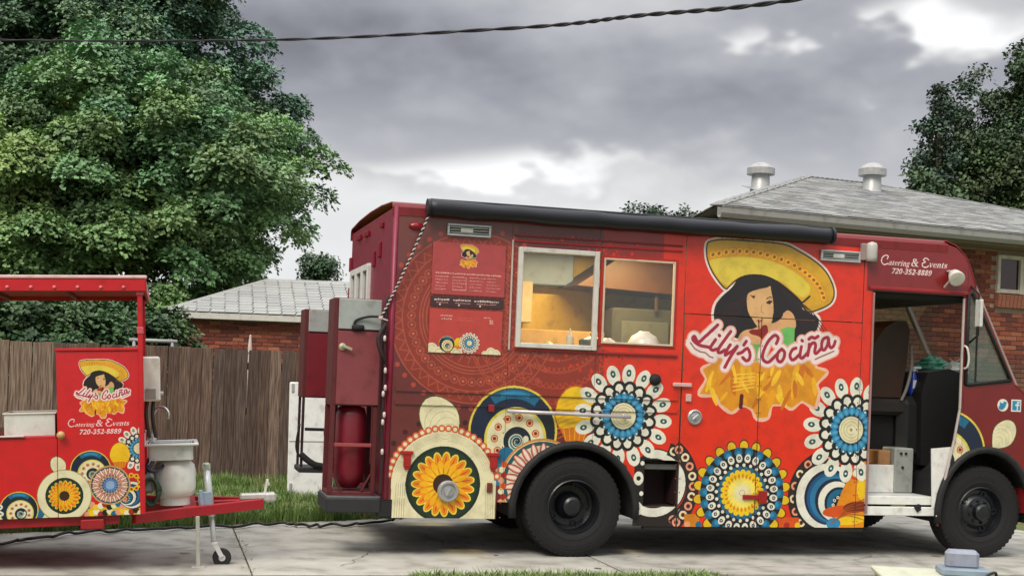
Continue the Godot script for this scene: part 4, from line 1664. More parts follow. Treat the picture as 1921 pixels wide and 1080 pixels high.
	a.fill(a.spline(PackedVector2Array([Vector2(5.705, 1.385), Vector2(5.74, 1.378), Vector2(5.772, 1.405), Vector2(5.782, 1.435), Vector2(5.79, 1.445), Vector2(5.775, 1.452), Vector2(5.757, 1.455), Vector2(5.742, 1.436), Vector2(5.712, 1.450), Vector2(5.714, 1.425), Vector2(5.706, 1.408)]), true), blue)
	a.rect(5.835, 1.365, 0.105, 0.11, WHITE)
	a.rect(5.845, 1.375, 0.085, 0.09, blue)
	a.rect(5.892, 1.375, 0.015, 0.075, WHITE)
	a.rect(5.878, 1.418, 0.042, 0.013, WHITE)
	a.rect(5.900, 1.443, 0.022, 0.013, WHITE)
	wear(a.im, 0.26, 3, Color(0.16, 0.10, 0.09))
	return a.im


# «Catering & Events» in a looping hand: tall initials, a run of low letters
func art_script_line(a: Art, x: float, y: float, h: float, c: Color) -> void:
	a.at(x, y, h)
	a.stroke(a.spline(PackedVector2Array([Vector2(0.75, 0.62), Vector2(0.85, 0.92), Vector2(0.5, 1.0), Vector2(0.15, 0.7), Vector2(0.1, 0.3), Vector2(0.4, 0.02), Vector2(0.85, 0.15)])), 0.12, c)
	a.at(x + h * 0.85, y, h)
	var w := a.text("atering", 0.0, -0.18, 0.74, c, 0.3, true, 0.92)
	var u := x + h * 0.85 + w * h + h * 0.25
	a.at(u, y, h)
	w = a.text("&", 0.0, 0.0, 0.85, c, 0.15, true)
	u += (w + 0.28) * h
	a.at(u, y, h)
	a.stroke(a.spline(PackedVector2Array([Vector2(0.95, 0.80), Vector2(0.6, 0.98), Vector2(0.3, 0.78), Vector2(0.55, 0.55), Vector2(0.2, 0.40), Vector2(0.25, 0.08), Vector2(0.65, 0.0), Vector2(0.95, 0.18)])), 0.12, c)
	a.at(u + h * 0.92, y, h)
	a.text("vents", 0.0, 0.02, 0.56, c, 0.3, true, 0.95)


func paint_menu(which: int) -> Image:
	var sizes := [Vector2(0.62, 0.43), Vector2(0.62, 0.08), Vector2(0.62, 0.36)]
	var z: Vector2 = sizes[which]
	var base: Color = [rgb(168, 62, 62), rgb(58, 26, 28), rgb(180, 58, 50)][which]
	var a := Art.new(0, z.y, z.x, z.y, 420.0, base)
	var pale := rgb(206, 140, 134)
	var r := RandomNumberGenerator.new()
	r.seed = 40 + which
	var scrawl := func(x: float, y: float, w: float, h: float, c: Color) -> void:
		var p := x
		while p < x + w:
			var l := r.randf_range(0.006, 0.02)
			a.rect(p, y + r.randf_range(-0.001, 0.001), l, h * r.randf_range(0.6, 1.0), c)
			p += l + r.randf_range(0.002, 0.006)
	if which == 0:
		art_logo(a, 0.31, 0.325, 0.125, false)
		a.at(0, 0)
		scrawl.call(0.03, 0.172, 0.56, 0.012, rgb(222, 170, 160))
		for col in 4:
			for row in 5:
				scrawl.call(0.03 + col * 0.145, 0.145 - row * 0.026, r.randf_range(0.07, 0.12), 0.008, pale)
		for e in [[0.175, 0.04, 0.115, 0.004], [0.175, 0.145, 0.115, 0.004], [0.175, 0.04, 0.004, 0.108], [0.288, 0.04, 0.004, 0.108]]:
			a.rect(e[0], e[1], e[2], e[3], pale)
	elif which == 1:
		for e in [[0.03, 0.12], [0.19, 0.15], [0.37, 0.21]]:
			scrawl.call(e[0], 0.048, e[1], 0.016, rgb(206, 186, 178))
			scrawl.call(e[0] + 0.02, 0.028, e[1] * 0.8, 0.008, pale)
			a.disc(e[0] + 0.05, 0.015, 0.008, rgb(220, 206, 196))
	else:
		scrawl.call(0.09, 0.30, 0.10, 0.014, pale)
		scrawl.call(0.10, 0.275, 0.08, 0.014, rgb(200, 150, 150))
		scrawl.call(0.46, 0.30, 0.06, 0.012, pale)
		scrawl.call(0.51, 0.25, 0.03, 0.05, pale)
		scrawl.call(0.24, 0.29, 0.16, 0.006, rgb(196, 92, 80))
		scrawl.call(0.24, 0.27, 0.14, 0.006, rgb(196, 92, 80))
		for e in [[0.03, 0.03, 0.05], [0.09, 0.0, 0.05], [0.24, 0.0, 0.05], [0.48, 0.0, 0.03], [0.57, 0.0, 0.045], [0.53, 0.02, 0.04]]:
			a.disc(e[0], e[1], e[2], CREAM)
			a.ring(e[0], e[1], e[2] * 0.6, e[2] * 0.66, Color(0.60, 0.50, 0.40))
		art_bulb(a, 0.25, 0.08, 0.05, 1)
		art_spiral(a, 0.155, 0.072, 0.068)
		art_mandala(a, 0.345, 0.088, 0.088)
	wear(a.im, 0.25, 9 + which, Color(0.25, 0.14, 0.12))
	return a.im


func paint_trailer() -> Image:   # the end box of the trailer and the counter beside it, in the trailer's own metres
	var a := Art.new(-1.6, 1.2, 1.66, 1.24, 400.0, rgb(196, 18, 28))
	art_logo(a, -0.235, 0.905, 0.265)
	art_script_line(a, -0.485, 0.635, 0.053, rgb(228, 206, 206))
	a.at(0, 0)
	a.text("720-352-8889", -0.41, 0.58, 0.035, rgb(226, 206, 206), 0.2)
	art_mandala(a, 0.0, 0.47, 0.16)
	art_bulb(a, -0.135, 0.42, 0.10, 1)
	art_bulb(a, -0.55, 0.36, 0.075, 0, 0.5)
	art_spiral(a, -0.335, 0.325, 0.14)
	a.at(0, 0)
	a.rect(-1.6, -0.02, 1.1, 0.05, CREAM)
	for i in 12:
		a.disc(-1.45 + i * 0.085, 0.03, 0.035, [SALMON, CREAM, BRICKR, YELLOW, TEAL][i % 5])
	art_spiral(a, -0.82, 0.06, 0.13)
	art_spiral(a, -1.32, 0.06, 0.13)
	art_mandala(a, -1.06, 0.05, 0.14)
	a.at(0, 0)
	a.rect(-0.36, -0.03, 0.4, 0.10, YELLOW.darkened(0.1))
	for i in 26:
		a.disc(-0.36 + (i % 13) * 0.03, 0.01 + (i / 13) * 0.05 + (i % 3) * 0.01, 0.022, [SALMON, CREAM, BRICKR, YELLOW, TEAL, INK, WHITE][(i * 3) % 7])
	art_crescents(a, -0.05, 0.14, 0.10, -1.0)
	a.at(0, 0)
	a.eyes(-0.05, 0.23, 9, 0.05, 0.018, YELLOW, 0.009, BRICKR)
	art_fan(a, -0.205, 0.215, 0.14, Color(0.36, 0.50, 0.70))
	a.at(0, 0)
	a.disc(-0.515, 0.15, 0.185, Color(0.55, 0.52, 0.36))
	a.disc(-0.515, 0.15, 0.18, CREAM)
	art_sunflower(a, -0.515, 0.15, 0.128)
	wear(a.im, 0.2, 17, Color(0.2, 0.1, 0.1))
	return a.im


# ---------------------------------------------------------------- the food truck, in its own metres: x along, y up, z towards the driveway's front edge
func zdisc() -> Basis:   # turns a lathe's axis to face +z
	return Basis(Vector3.RIGHT, PI / 2)


func wheel(parent: Node3D, at: Vector3, dual := false) -> void:
	var w := Node3D.new()
	w.name = "wheel"
	parent.add_child(w, true)
	w.position = at
	var rubber := tinted(grained("rubber", [rgb(120, 120, 120), rgb(190, 190, 188), rgb(235, 232, 226)], 0.03, Vector3(2, 2, 2), 0.85, 1.5, false), 26, 26, 28)
	var black := speckled(22, 24, 29, 0.36)
	for k in (2 if dual else 1):
		var dz := -0.27 * k
		var st := mesh()
		var prof := [Vector2(0.225, -0.10), Vector2(0.26, -0.118), Vector2(0.33, -0.126), Vector2(0.385, -0.118), Vector2(0.412, -0.105), Vector2(0.424, -0.082)]
		for g in 4:
			var y := -0.06 + g * 0.036
			prof.append_array([Vector2(0.424, y), Vector2(0.412, y + 0.003), Vector2(0.412, y + 0.009), Vector2(0.424, y + 0.012)])
		prof.append_array([Vector2(0.424, 0.082), Vector2(0.412, 0.105), Vector2(0.385, 0.118), Vector2(0.372, 0.118), Vector2(0.368, 0.122), Vector2(0.33, 0.126), Vector2(0.285, 0.121), Vector2(0.28, 0.124), Vector2(0.26, 0.118), Vector2(0.225, 0.10)])
		lathe(st, prof, zdisc(), Vector3(0, 0, dz), 48)
		for i in 52:
			var a := TAU * i / 52.0
			box(st, Vector3(cos(a) * 0.416, sin(a) * 0.416, dz + 0.084), Vector3(0.014, 0.030, 0.04), 0.004, Basis(Vector3.BACK, a))
		done(st, "tyre", rubber, w)
	var rim := mesh()
	if dual:
		lathe(rim, [Vector2(0.232, 0.105), Vector2(0.222, 0.112), Vector2(0.212, 0.09), Vector2(0.205, -0.03), Vector2(0.17, -0.055), Vector2(0.12, -0.06), Vector2(0.115, -0.02), Vector2(0.085, 0.02), Vector2(0.08, 0.075), Vector2(0.06, 0.09), Vector2(0.0, 0.092)], zdisc(), Vector3.ZERO, 40)
	else:
		lathe(rim, [Vector2(0.232, 0.105), Vector2(0.222, 0.112), Vector2(0.212, 0.085), Vector2(0.20, 0.05), Vector2(0.165, 0.055), Vector2(0.13, 0.085), Vector2(0.10, 0.092), Vector2(0.08, 0.10), Vector2(0.075, 0.15), Vector2(0.055, 0.165), Vector2(0.0, 0.167)], zdisc(), Vector3.ZERO, 40)
	for i in 8:
		var a := TAU * i / 8 + 0.2
		var z := -0.045 if dual else 0.10
		lathe(rim, [Vector2(0.013, 0.0), Vector2(0.013, 0.022), Vector2(0.008, 0.03), Vector2(0.0, 0.03)], zdisc(), Vector3(cos(a) * 0.105, sin(a) * 0.105, z - 0.012), 6)
	for i in 5:
		var a := TAU * i / 5
		var z := -0.048 if dual else 0.062
		lathe(rim, [Vector2(0.026, 0.0), Vector2(0.03, 0.008), Vector2(0.02, 0.008), Vector2(0.018, -0.02), Vector2(0.0, -0.02)], zdisc(), Vector3(cos(a) * 0.165, sin(a) * 0.165, z), 10)
	done(rim, "rim", black, w)


func vent(parent: Node3D, u0: float, v0: float, u1: float, v1: float) -> void:
	var v := Node3D.new()
	v.name = "vent"
	parent.add_child(v, true)
	var chrome := speckled(186, 188, 190, 0.3, 0.4)
	var st := mesh()
	var h := v1 - v0
	var c := (u0 + u1) * 0.5
	for y in [v0 + 0.008, v1 - 0.008]:
		box(st, Vector3(c, y, 0.014), Vector3(u1 - u0, 0.016, 0.028), 0.003)
	for x in [u0 + 0.01, u1 - 0.01]:
		box(st, Vector3(x, (v0 + v1) * 0.5, 0.0135), Vector3(0.02, h - 0.033, 0.027), 0.003)
	done(st, "frame", chrome, v)
	var bk := mesh()
	box(bk, Vector3(c, (v0 + v1) * 0.5, 0.003), Vector3(u1 - u0 - 0.02, h - 0.02, 0.006), 0.001)
	done(bk, "back", mat(30, 30, 32, 0.8), v)
	for i in 3:
		var sl := mesh()
		box(sl, Vector3(c, v0 + h * (0.28 + i * 0.22), 0.015), Vector3(u1 - u0 - 0.05, 0.014, 0.004), 0.001, Basis(Vector3.RIGHT, 0.7))
		done(sl, "slat", chrome, v)
	var bd := mesh()
	box(bd, Vector3(c - 0.02, (v0 + v1) * 0.5, 0.018), Vector3((u1 - u0) * 0.28, h * 0.34, 0.012), 0.003)
	done(bd, "shutter", speckled(206, 206, 202, 0.4), v)


func add_food_truck() -> void:
	var t := thing("food_truck", "red food truck covered in painted flowers, with its cab door open", "food truck")
	t.position = TRUCK_AT
	t.rotation.y = deg_to_rad(YAW)
	var art := print_mat(paint_side())
	var inner := speckled(84, 80, 76, 0.6)
	var red := speckled(168, 24, 20, 0.42)
	var ox := speckled(120, 26, 30, 0.45)
	var rearred := speckled(126, 20, 50, 0.42)
	var dark := mat(18, 18, 20, 0.75)
	var steel := speckled(176, 178, 180, 0.35, 0.5)
	var white := speckled(206, 206, 202, 0.5)
	var rubber := mat(20, 20, 22, 0.7)
	# --- printed side, in panels
	var arch_r := oval(Vector2(1.636, 0.40), 0.545, 0.545, 48)
	var arch_f := oval(Vector2(5.60, 0.40), 0.485, 0.60, 48)
	var door := pts2([4.365, 0.2, 4.365, 2.405, 5.30, 2.405, 5.30, 1.36, 5.255, 1.09, 5.095, 0.2])
	var side := [
		["side_panel", cut(pts2([0.02, 0.47, 0.07, 0.47, 0.07, 0.32, 0.95, 0.32, 0.95, 0.46, 1.0, 0.46, 1.0, 2.86, 0.02, 2.86]), []), 0.0],
		["side_panel", cut(pts2([1.003, 0.46, 1.768, 0.46, 1.768, 2.86, 1.003, 2.86]), [pts2([1.06, 1.765, 2.0, 1.765, 2.0, 2.585, 1.06, 2.585]), arch_r]), 0.0],
		["side_panel", cut(pts2([1.771, 0.42, 2.17, 0.42, 2.17, 0.27, 2.555, 0.27, 2.555, 2.86, 1.771, 2.86]), [pts2([1.5, 1.80, 2.485, 1.80, 2.485, 2.57, 1.5, 2.57]), arch_r, pts2([2.25, 0.44, 2.7, 0.44, 2.7, 0.84, 2.25, 0.84])]), 0.0],
		["side_panel", cut(pts2([2.561, 2.115, 4.27, 2.115, 4.27, 2.86, 2.561, 2.86]), []), 0.0],
		["side_door", cut(pts2([2.567, 0.27, 3.287, 0.27, 3.287, 2.107, 2.567, 2.107]), []), 0.006],
		["side_door", cut(pts2([3.295, 0.27, 4.27, 0.275, 4.27, 2.107, 3.295, 2.107]), []), 0.004],
		["cab_panel", cut(pts2([4.276, 0.275, 5.333, 0.3, 5.333, 2.70, 5.29, 2.77, 5.2, 2.84, 5.1, 2.87, 4.276, 2.86]), [door, arch_f]), 0.002],
		["cab_panel", cut(pts2([5.336, 0.30, 6.03, 0.30, 6.03, 1.42, 5.98, 1.52, 5.88, 1.60, 5.415, 2.49, 5.39, 2.57, 5.36, 2.66, 5.336, 2.695]), [arch_f, pts2([5.2, 1.585, 5.375, 1.59, 5.82, 1.645, 5.395, 2.43, 5.2, 2.43])]), 0.002],
	]
	for s in side:
		part(s[0], plate(s[1], s[2], 0.03, SIDE), [art, inner], t)
	# rails that carry the same print
	for r in [[0.06, 2.53, 1.375, 0.035], [0.06, 2.53, 1.265, 0.03]]:
		part("rub_rail", plate([pts2([r[0], r[2] - r[3] * 0.5, r[1], r[2] - r[3] * 0.5, r[1], r[2] + r[3] * 0.5, r[0], r[2] + r[3] * 0.5])], 0.013, 0.013, SIDE), [art, ox], t)
	# rivets along the panel edges
	var dome := mesh(true)
	lathe(dome, [Vector2(0.006, 0.0), Vector2(0.005, 0.0022), Vector2(0.0, 0.0032)], zdisc(), Vector3.ZERO, 8)
	dome.generate_normals()
	var spots := []
	for i in 44:
		spots.append(Vector2(0.06 + i * 0.0975, 2.79))
	for x in [0.985, 1.786, 2.54, 2.578, 3.276, 3.306, 4.255, 4.292]:
		for i in 15:
			var y := 0.33 + i * 0.118
			if y < 0.98 and x > 1.0 and x < 2.2 or y > 1.7 and x < 2.55 and x > 1.4 or y > 2.08 and x > 2.55 and x < 4.0:
				continue
			spots.append(Vector2(x, y))
	var rm := MultiMesh.new()
	rm.transform_format = MultiMesh.TRANSFORM_3D
	rm.mesh = dome.commit()
	rm.instance_count = spots.size()
	for i in spots.size():
		rm.set_instance_transform(i, Transform3D(Basis(), Vector3(spots[i].x, spots[i].y, 0.006 if spots[i].x > 2.56 and spots[i].x < 4.27 and spots[i].y < 2.11 else 0.0)))
	var ri := MultiMeshInstance3D.new()
	ri.name = "rivets"
	ri.multimesh = rm
	ri.material_override = speckled(132, 40, 34, 0.4)
	ri.set_meta("kind", "stuff")
	t.add_child(ri, true)
	# wheel housings
	for a in [[1.636, 0.55, 0.62, 0.555], [5.60, 0.49, 0.55, 0.605]]:
		var st := mesh()
		var prof := []
		for i in 17:
			var q := PI * (1.04 - 1.08 * i / 16.0)
			prof.append(Vector2(a[0] + cos(q) * a[1], 0.40 + sin(q) * a[3]))
		sheet(st, prof, -0.012, -a[2], 0.012)
		done(st, "wheel_arch", dark, t)
		var bkp := oval(Vector2(a[0], 0.40), a[1], a[3], 30)
		var bk := Geometry2D.clip_polygons(bkp, pts2([-1, -1, 8, -1, 8, 0.5, -1, 0.5]))
		part("wheel_arch", plate(bk, -a[2], 0.01), dark, t)
		var lip := mesh(true)
		var ring := []
		for p in prof:
			ring.append(Vector3(p.x, p.y, -0.002))
		tube(lip, ring, 0.034, 8)
		done(lip, "arch_lip", rubber, t)
	# the open battery box
	var hb := mesh()
	box(hb, Vector3(2.40, 0.64, -0.33), Vector3(0.38, 0.44, 0.02))
	box(hb, Vector3(2.40, 0.43, -0.17), Vector3(0.38, 0.02, 0.28))
	box(hb, Vector3(2.40, 0.85, -0.17), Vector3(0.38, 0.02, 0.28))
	box(hb, Vector3(2.23, 0.64, -0.17), Vector3(0.02, 0.38, 0.28))
	box(hb, Vector3(2.57, 0.64, -0.17), Vector3(0.02, 0.38, 0.28))
	done(hb, "locker_box", mat(40, 16, 18, 0.7), t)
	# --- far side, rear, roof, nose
	var far_poly := cut(pts2([0.02, 0.45, 5.335, 0.45, 5.335, 2.70, 5.29, 2.77, 5.2, 2.84, 5.1, 2.87, 0.02, 2.86]), [arch_r, arch_f, pts2([4.5, 1.6, 5.28, 1.6, 5.6, 1.6, 5.6, 2.4, 4.5, 2.4])])
	part("far_side_panel", plate(far_poly, -2.47, 0.03), [inner, ox], t)
	part("far_side_panel", plate(cut(pts2([5.336, 0.45, 6.03, 0.45, 6.03, 1.42, 5.98, 1.52, 5.88, 1.60, 5.415, 2.49, 5.36, 2.66, 5.336, 2.695]), [arch_f, pts2([5.2, 1.6, 5.80, 1.645, 5.395, 2.4, 5.2, 2.4])]), -2.47, 0.03), [inner, ox], t)
	for q in [[[-2.5, 0.45, -1.783, 0.45, -1.783, 2.86, -2.5, 2.86], "rear_door"], [[-1.777, 0.45, 0.0, 0.45, 0.0, 2.86, -1.777, 2.86], "rear_wall"]]:
		var m := part(q[1], plate(cut(pts2(q[0]), [pts2([-2.35, 1.75, -1.2, 1.75, -1.2, 2.46, -2.35, 2.46])]), 0.0, 0.03), [rearred, inner], t)
		m.rotation.y = -PI / 2
	var rw := Node3D.new()
	rw.name = "rear_window"
	t.add_child(rw)
	var fr := mesh()
	for w in [2.33, 1.98, 1.58, 1.22]:
		box(fr, Vector3(-0.012, 2.105, -w), Vector3(0.04, 0.72, 0.11 if w in [1.98, 1.58] else 0.07), 0.004)
	for v in [2.45, 1.77]:
		box(fr, Vector3(-0.012, v, -1.775), Vector3(0.036, 0.06, 1.16), 0.004)
	done(fr, "frame", white, rw)
	for w in [2.15, 1.78, 1.40]:
		var pn := mesh()
		box(pn, Vector3(0.0, 2.11, -w), Vector3(0.006, 0.62, 0.32), 0.001)
		done(pn, "pane", mat(52, 60, 62, 0.06), rw)
	var st := mesh()
	sheet(st, [Vector2(0.005, 2.79), Vector2(0.006, 2.86), Vector2(-0.012, 2.89), Vector2(-0.05, 2.905), Vector2(-0.6, 2.935), Vector2(-1.25, 2.945), Vector2(-1.9, 2.935), Vector2(-2.45, 2.905), Vector2(-2.49, 2.89), Vector2(-2.506, 2.86), Vector2(-2.505, 2.79)], -5.11, 0.02, -0.012)
	var roof := done(st, "roof", ox, t)
	roof.rotation.y = -PI / 2
	st = mesh()
	sheet(st, [Vector2(5.09, 2.905), Vector2(5.2, 2.865), Vector2(5.295, 2.785), Vector2(5.35, 2.69), Vector2(5.395, 2.575), Vector2(5.425, 2.485)], -2.505, 0.006, 0.012)
	done(st, "roof_cap", ox, t)
	st = mesh()
	sheet(st, [Vector2(5.875, 1.615), Vector2(5.985, 1.53), Vector2(6.04, 1.42), Vector2(6.045, 0.42)], -2.505, 0.006, 0.012)
	done(st, "nose", ox, t)
	st = mesh()
	box(st, Vector3(6.14, 0.48, -1.25), Vector3(0.16, 0.22, 2.5), 0.02)
	done(st, "front_bumper", dark, t)
	st = mesh(true)
	tube(st, [Vector3(0.012, 0.47, -0.006), Vector3(0.012, 2.87, -0.006)], 0.024, 10)
	done(st, "corner_post", rearred, t)
	# windscreen: two panes and a centre post
	var ws := Node3D.new()
	ws.name = "windscreen"
	t.add_child(ws)
	for z in [-0.03, -1.25, -2.47]:
		var posts := mesh()
		bar(posts, Vector3(5.41, 2.50, z), Vector3(5.885, 1.60, z), 0.05, 0.045)
		done(posts, "post", speckled(150, 138, 132, 0.5), ws)
	for k in 2:
		var pn := mesh()
		var z0 := -0.05 - k * 1.22
		var z1 := -1.22 - k * 1.22
		toward4(pn, Vector3(1, 0.5, 0), Vector3(5.42, 2.48, z0), Vector3(5.88, 1.61, z0), Vector3(5.88, 1.61, z1), Vector3(5.42, 2.48, z1))
		done(pn, "pane", glass(0.55, Color(0.3, 0.34, 0.32)), ws)
	# quarter window
	var qw := Node3D.new()
	qw.name = "quarter_window"
	t.add_child(qw)
	var qp := [Vector3(5.345, 2.435, 0.004), Vector3(5.395, 2.43, 0.004), Vector3(5.82, 1.65, 0.004), Vector3(5.375, 1.595, 0.004), Vector3(5.345, 1.60, 0.004)]
	st = mesh(true)
	for i in 5:
		tube(st, [qp[i], qp[(i + 1) % 5]], 0.017, 8)
	done(st, "gasket", rubber, qw)
	st = mesh()
	for i in [1, 2, 3]:
		toward(st, Vector3.BACK, qp[0] - Vector3(0, 0, 0.015), qp[i] - Vector3(0, 0, 0.015), qp[i + 1] - Vector3(0, 0, 0.015))
	done(st, "pane", glass(0.22, Color(0.45, 0.6, 0.52)), qw)
	st = mesh()
	box(st, Vector3(5.455, 2.0, -0.008), Vector3(0.014, 0.8, 0.014), 0.002)
	done(st, "divider", rubber, qw)
	# --- serving window
	var sw := Node3D.new()
	sw.name = "serving_window"
	t.add_child(sw)
	st = mesh()
	for x in [1.075, 1.745]:
		box(st, Vector3(x, 2.175, 0.014), Vector3(0.042, 0.84, 0.05), 0.006)
	for y in [1.776, 2.574]:
		box(st, Vector3(1.41, y, 0.0135), Vector3(0.628, 0.042, 0.049), 0.006)
	done(st, "frame", speckled(204, 200, 194, 0.4), sw)
	st = mesh()
	for x in [1.80, 2.476]:
		box(st, Vector3(x, 2.185, -0.008), Vector3(0.026, 0.77, 0.03), 0.004)
	for y in [1.81, 2.56]:
		box(st, Vector3(2.138, y, -0.0085), Vector3(0.65, 0.022, 0.029), 0.004)
	done(st, "frame", speckled(176, 40, 28, 0.45), sw)
	st = mesh()
	for x in [1.821, 2.455]:
		box(st, Vector3(x, 2.185, 0.0), Vector3(0.017, 0.73, 0.03), 0.003)
	for y in [1.829, 2.541]:
		box(st, Vector3(2.138, y, 0.0005), Vector3(0.616, 0.017, 0.03), 0.003)
	done(st, "trim", speckled(204, 184, 164, 0.45), sw)
	for p in [[1.097, 1.723, 1.798, 2.552, 0.006], [1.814, 2.462, 1.822, 2.548, -0.012]]:
		st = mesh()
		toward4(st, Vector3.BACK, Vector3(p[0], p[2], p[4]), Vector3(p[1], p[2], p[4]), Vector3(p[1], p[3], p[4]), Vector3(p[0], p[3], p[4]))
		done(st, "pane", glass(0.06, Color(0.7, 0.75, 0.75)), sw)
	st = mesh()
	box(st, Vector3(1.004, 2.19, 0.009), Vector3(0.014, 0.92, 0.018), 0.003)
	done(st, "trim", speckled(196, 176, 170, 0.5), sw)
	for q in [2.645, 2.69]:
		st = mesh()
		box(st, Vector3(1.77, q, 0.006), Vector3(1.5, 0.014, 0.012), 0.003)
		done(st, "trim", ox if q > 2.67 else red, sw)
	st = mesh()
	box(st, Vector3(1.78, 1.742, 0.01), Vector3(1.46, 0.024, 0.02), 0.004)
	done(st, "ledge", speckled(150, 34, 28, 0.5), sw)
	# --- menu boards
	for m in [[0.325, 2.165, 0.62, 0.43, 0], [0.322, 2.068, 0.62, 0.08, 1], [0.318, 1.685, 0.62, 0.36, 2]]:
		part("menu_board" if m[4] != 1 else "menu_strip", plate([pts2([m[0], m[1], m[0] + m[2], m[1], m[0] + m[2], m[1] + m[3], m[0], m[1] + m[3]])], 0.012, 0.011, Rect2(m[0], m[1] + m[3], m[2], m[3])), [print_mat(paint_menu(m[4]), 0.35), ox], t)
	# --- awning
	var aw := Node3D.new()
	aw.name = "awning"
	t.add_child(aw)
	st = mesh(true)
	var pts := []
	var rad := []
	for i in 61:
		var f := i / 60.0
		pts.append(Vector3(lerpf(0.27, 3.89, f), 2.862 - 0.006 * sin(f * PI) + 0.0025 * sin(f * 37.0), 0.075))
		rad.append(0.066 + 0.0025 * sin(f * 23.0) + 0.0015 * sin(f * 71.0))
	tube(st, pts, rad, 18)
	done(st, "rolled_cloth", speckled(19, 21, 33, 0.5), aw)
	for x in [0.262, 3.898]:
		st = mesh()
		lathe(st, [Vector2(0.0, -0.012), Vector2(0.072, -0.012), Vector2(0.072, 0.012), Vector2(0.0, 0.012)], Basis(Vector3.BACK, PI / 2), Vector3(x, 2.862, 0.075), 20)
		done(st, "end_cap", mat(24, 25, 32, 0.5), aw)
	st = mesh()
	box(st, Vector3(2.08, 2.93, 0.03), Vector3(3.6, 0.02, 0.06), 0.004)
	done(st, "track", mat(36, 38, 46, 0.5), aw)
	# --- fittings on the side
	vent(t, 0.44, 2.652, 0.81, 2.752)
	vent(t, 3.83, 2.645, 4.22, 2.742)
	st = mesh(true)
	lathe(st, [Vector2(0.0, 0.0), Vector2(0.062, 0.0), Vector2(0.056, 0.014), Vector2(0.03, 0.026), Vector2(0.0, 0.03)], zdisc() * Basis.from_scale(Vector3(1, 1, 0.55)), Vector3(0.18, 2.71, 0.001), 18)
	done(st, "marker_lamp", mat(132, 14, 26, 0.2), t)
	st = mesh(true)
	lathe(st, [Vector2(0.0, 2.66), Vector2(0.048, 2.662), Vector2(0.05, 2.70), Vector2(0.05, 2.80), Vector2(0.042, 2.825), Vector2(0.0, 2.84)], Basis(), Vector3(4.315, 0, 0.045), 18)
	done(st, "porch_lamp", speckled(178, 176, 172, 0.35), t)
	st = mesh()
	box(st, Vector3(4.255, 2.745, 0.02), Vector3(0.07, 0.15, 0.04), 0.005)
	done(st, "lamp_bracket", speckled(150, 130, 128, 0.5), t)
	var sp := Node3D.new()
	sp.name = "spot_lamp"
	t.add_child(sp)
	var sb := Basis(Vector3.RIGHT, PI / 2 + 0.5) * Basis(Vector3.BACK, 0.25)
	st = mesh(true)
	lathe(st, [Vector2(0.0, -0.10), Vector2(0.03, -0.095), Vector2(0.055, -0.05), Vector2(0.072, 0.03), Vector2(0.072, 0.045), Vector2(0.06, 0.048), Vector2(0.0, 0.04)], sb, Vector3(5.14, 2.565, 0.10), 20)
	done(st, "shade", speckled(210, 208, 200, 0.35), sp)
	st = mesh()
	bar(st, Vector3(5.14, 2.57, 0.09), Vector3(5.13, 2.60, 0.0), 0.02, 0.02)
	bar(st, Vector3(5.10, 2.62, 0.02), Vector3(5.19, 2.625, 0.02), 0.03, 0.02)
	bar(st, Vector3(5.10, 2.54, 0.08), Vector3(5.075, 2.47, 0.02), 0.018, 0.018)
	done(st, "bracket", speckled(160, 152, 146, 0.4), sp)
	st = mesh(true)
	tube(st, [Vector3(1.0, 1.222, 0.05), Vector3(1.55, 1.214, 0.052), Vector3(2.09, 1.205, 0.05)], 0.016, 10)
	for x in [1.06, 2.03]:
		tube(st, [Vector3(x, 1.218, 0.05), Vector3(x, 1.218, 0.0)], 0.012, 8)
	done(st, "hand_rail", speckled(192, 184, 188, 0.3, 0.3), t)
	st = mesh()
	box(st, Vector3(2.56, 1.495, 0.022), Vector3(0.17, 0.034, 0.03), 0.006)
	done(st, "door_handle", speckled(206, 164, 160, 0.4), t)
	st = mesh()
	box(st, Vector3(2.625, 1.385, 0.016), Vector3(0.05, 0.065, 0.02), 0.005)
	done(st, "door_latch", speckled(208, 172, 162, 0.4), t)
	st = mesh()
	lathe(st, [Vector2(0.066, 0.0), Vector2(0.066, 0.016), Vector2(0.056, 0.024), Vector2(0.05, 0.012), Vector2(0.03, 0.012), Vector2(0.026, 0.026), Vector2(0.0, 0.028)], zdisc(), Vector3(2.69, 1.22, 0.006), 22)
	box(st, Vector3(2.69, 1.22, 0.036), Vector3(0.07, 0.018, 0.012), 0.003, Basis(Vector3.BACK, 0.7))
	done(st, "door_lock", steel, t)
	st = mesh(true)
	lathe(st, [Vector2(0.052, 0.0), Vector2(0.05, 0.02), Vector2(0.036, 0.038), Vector2(0.0, 0.046)], zdisc(), Vector3(2.315, 1.53, 0), 18)
	done(st, "rubber_stop", dark, t)
	st = mesh()
	lathe(st, [Vector2(0.088, 0.0), Vector2(0.09, 0.03), Vector2(0.08, 0.045), Vector2(0.066, 0.045), Vector2(0.06, 0.03), Vector2(0.04, 0.03), Vector2(0.036, 0.05), Vector2(0.0, 0.052)], zdisc(), Vector3(0.53, 0.545, 0), 26)
	box(st, Vector3(0.53, 0.545, 0.055), Vector3(0.08, 0.016, 0.012), 0.003, Basis(Vector3.BACK, 1.1))
	done(st, "filler_cap", steel, t)
	for x in [0.175, 0.905]:
		st = mesh()
		box(st, Vector3(x, 0.855, 0.014), Vector3(0.105, 0.03, 0.028), 0.004)
		box(st, Vector3(x + 0.005, 0.79, 0.012), Vector3(0.06, 0.10, 0.024), 0.004)
		box(st, Vector3(x + 0.005, 0.73, 0.009), Vector3(0.04, 0.03, 0.018), 0.004)
		done(st, "locker_hinge", speckled(160, 26, 26, 0.45), t)
	st = mesh()
	box(st, Vector3(0.885, 0.58, 0.008), Vector3(0.045, 0.08, 0.016), 0.004)
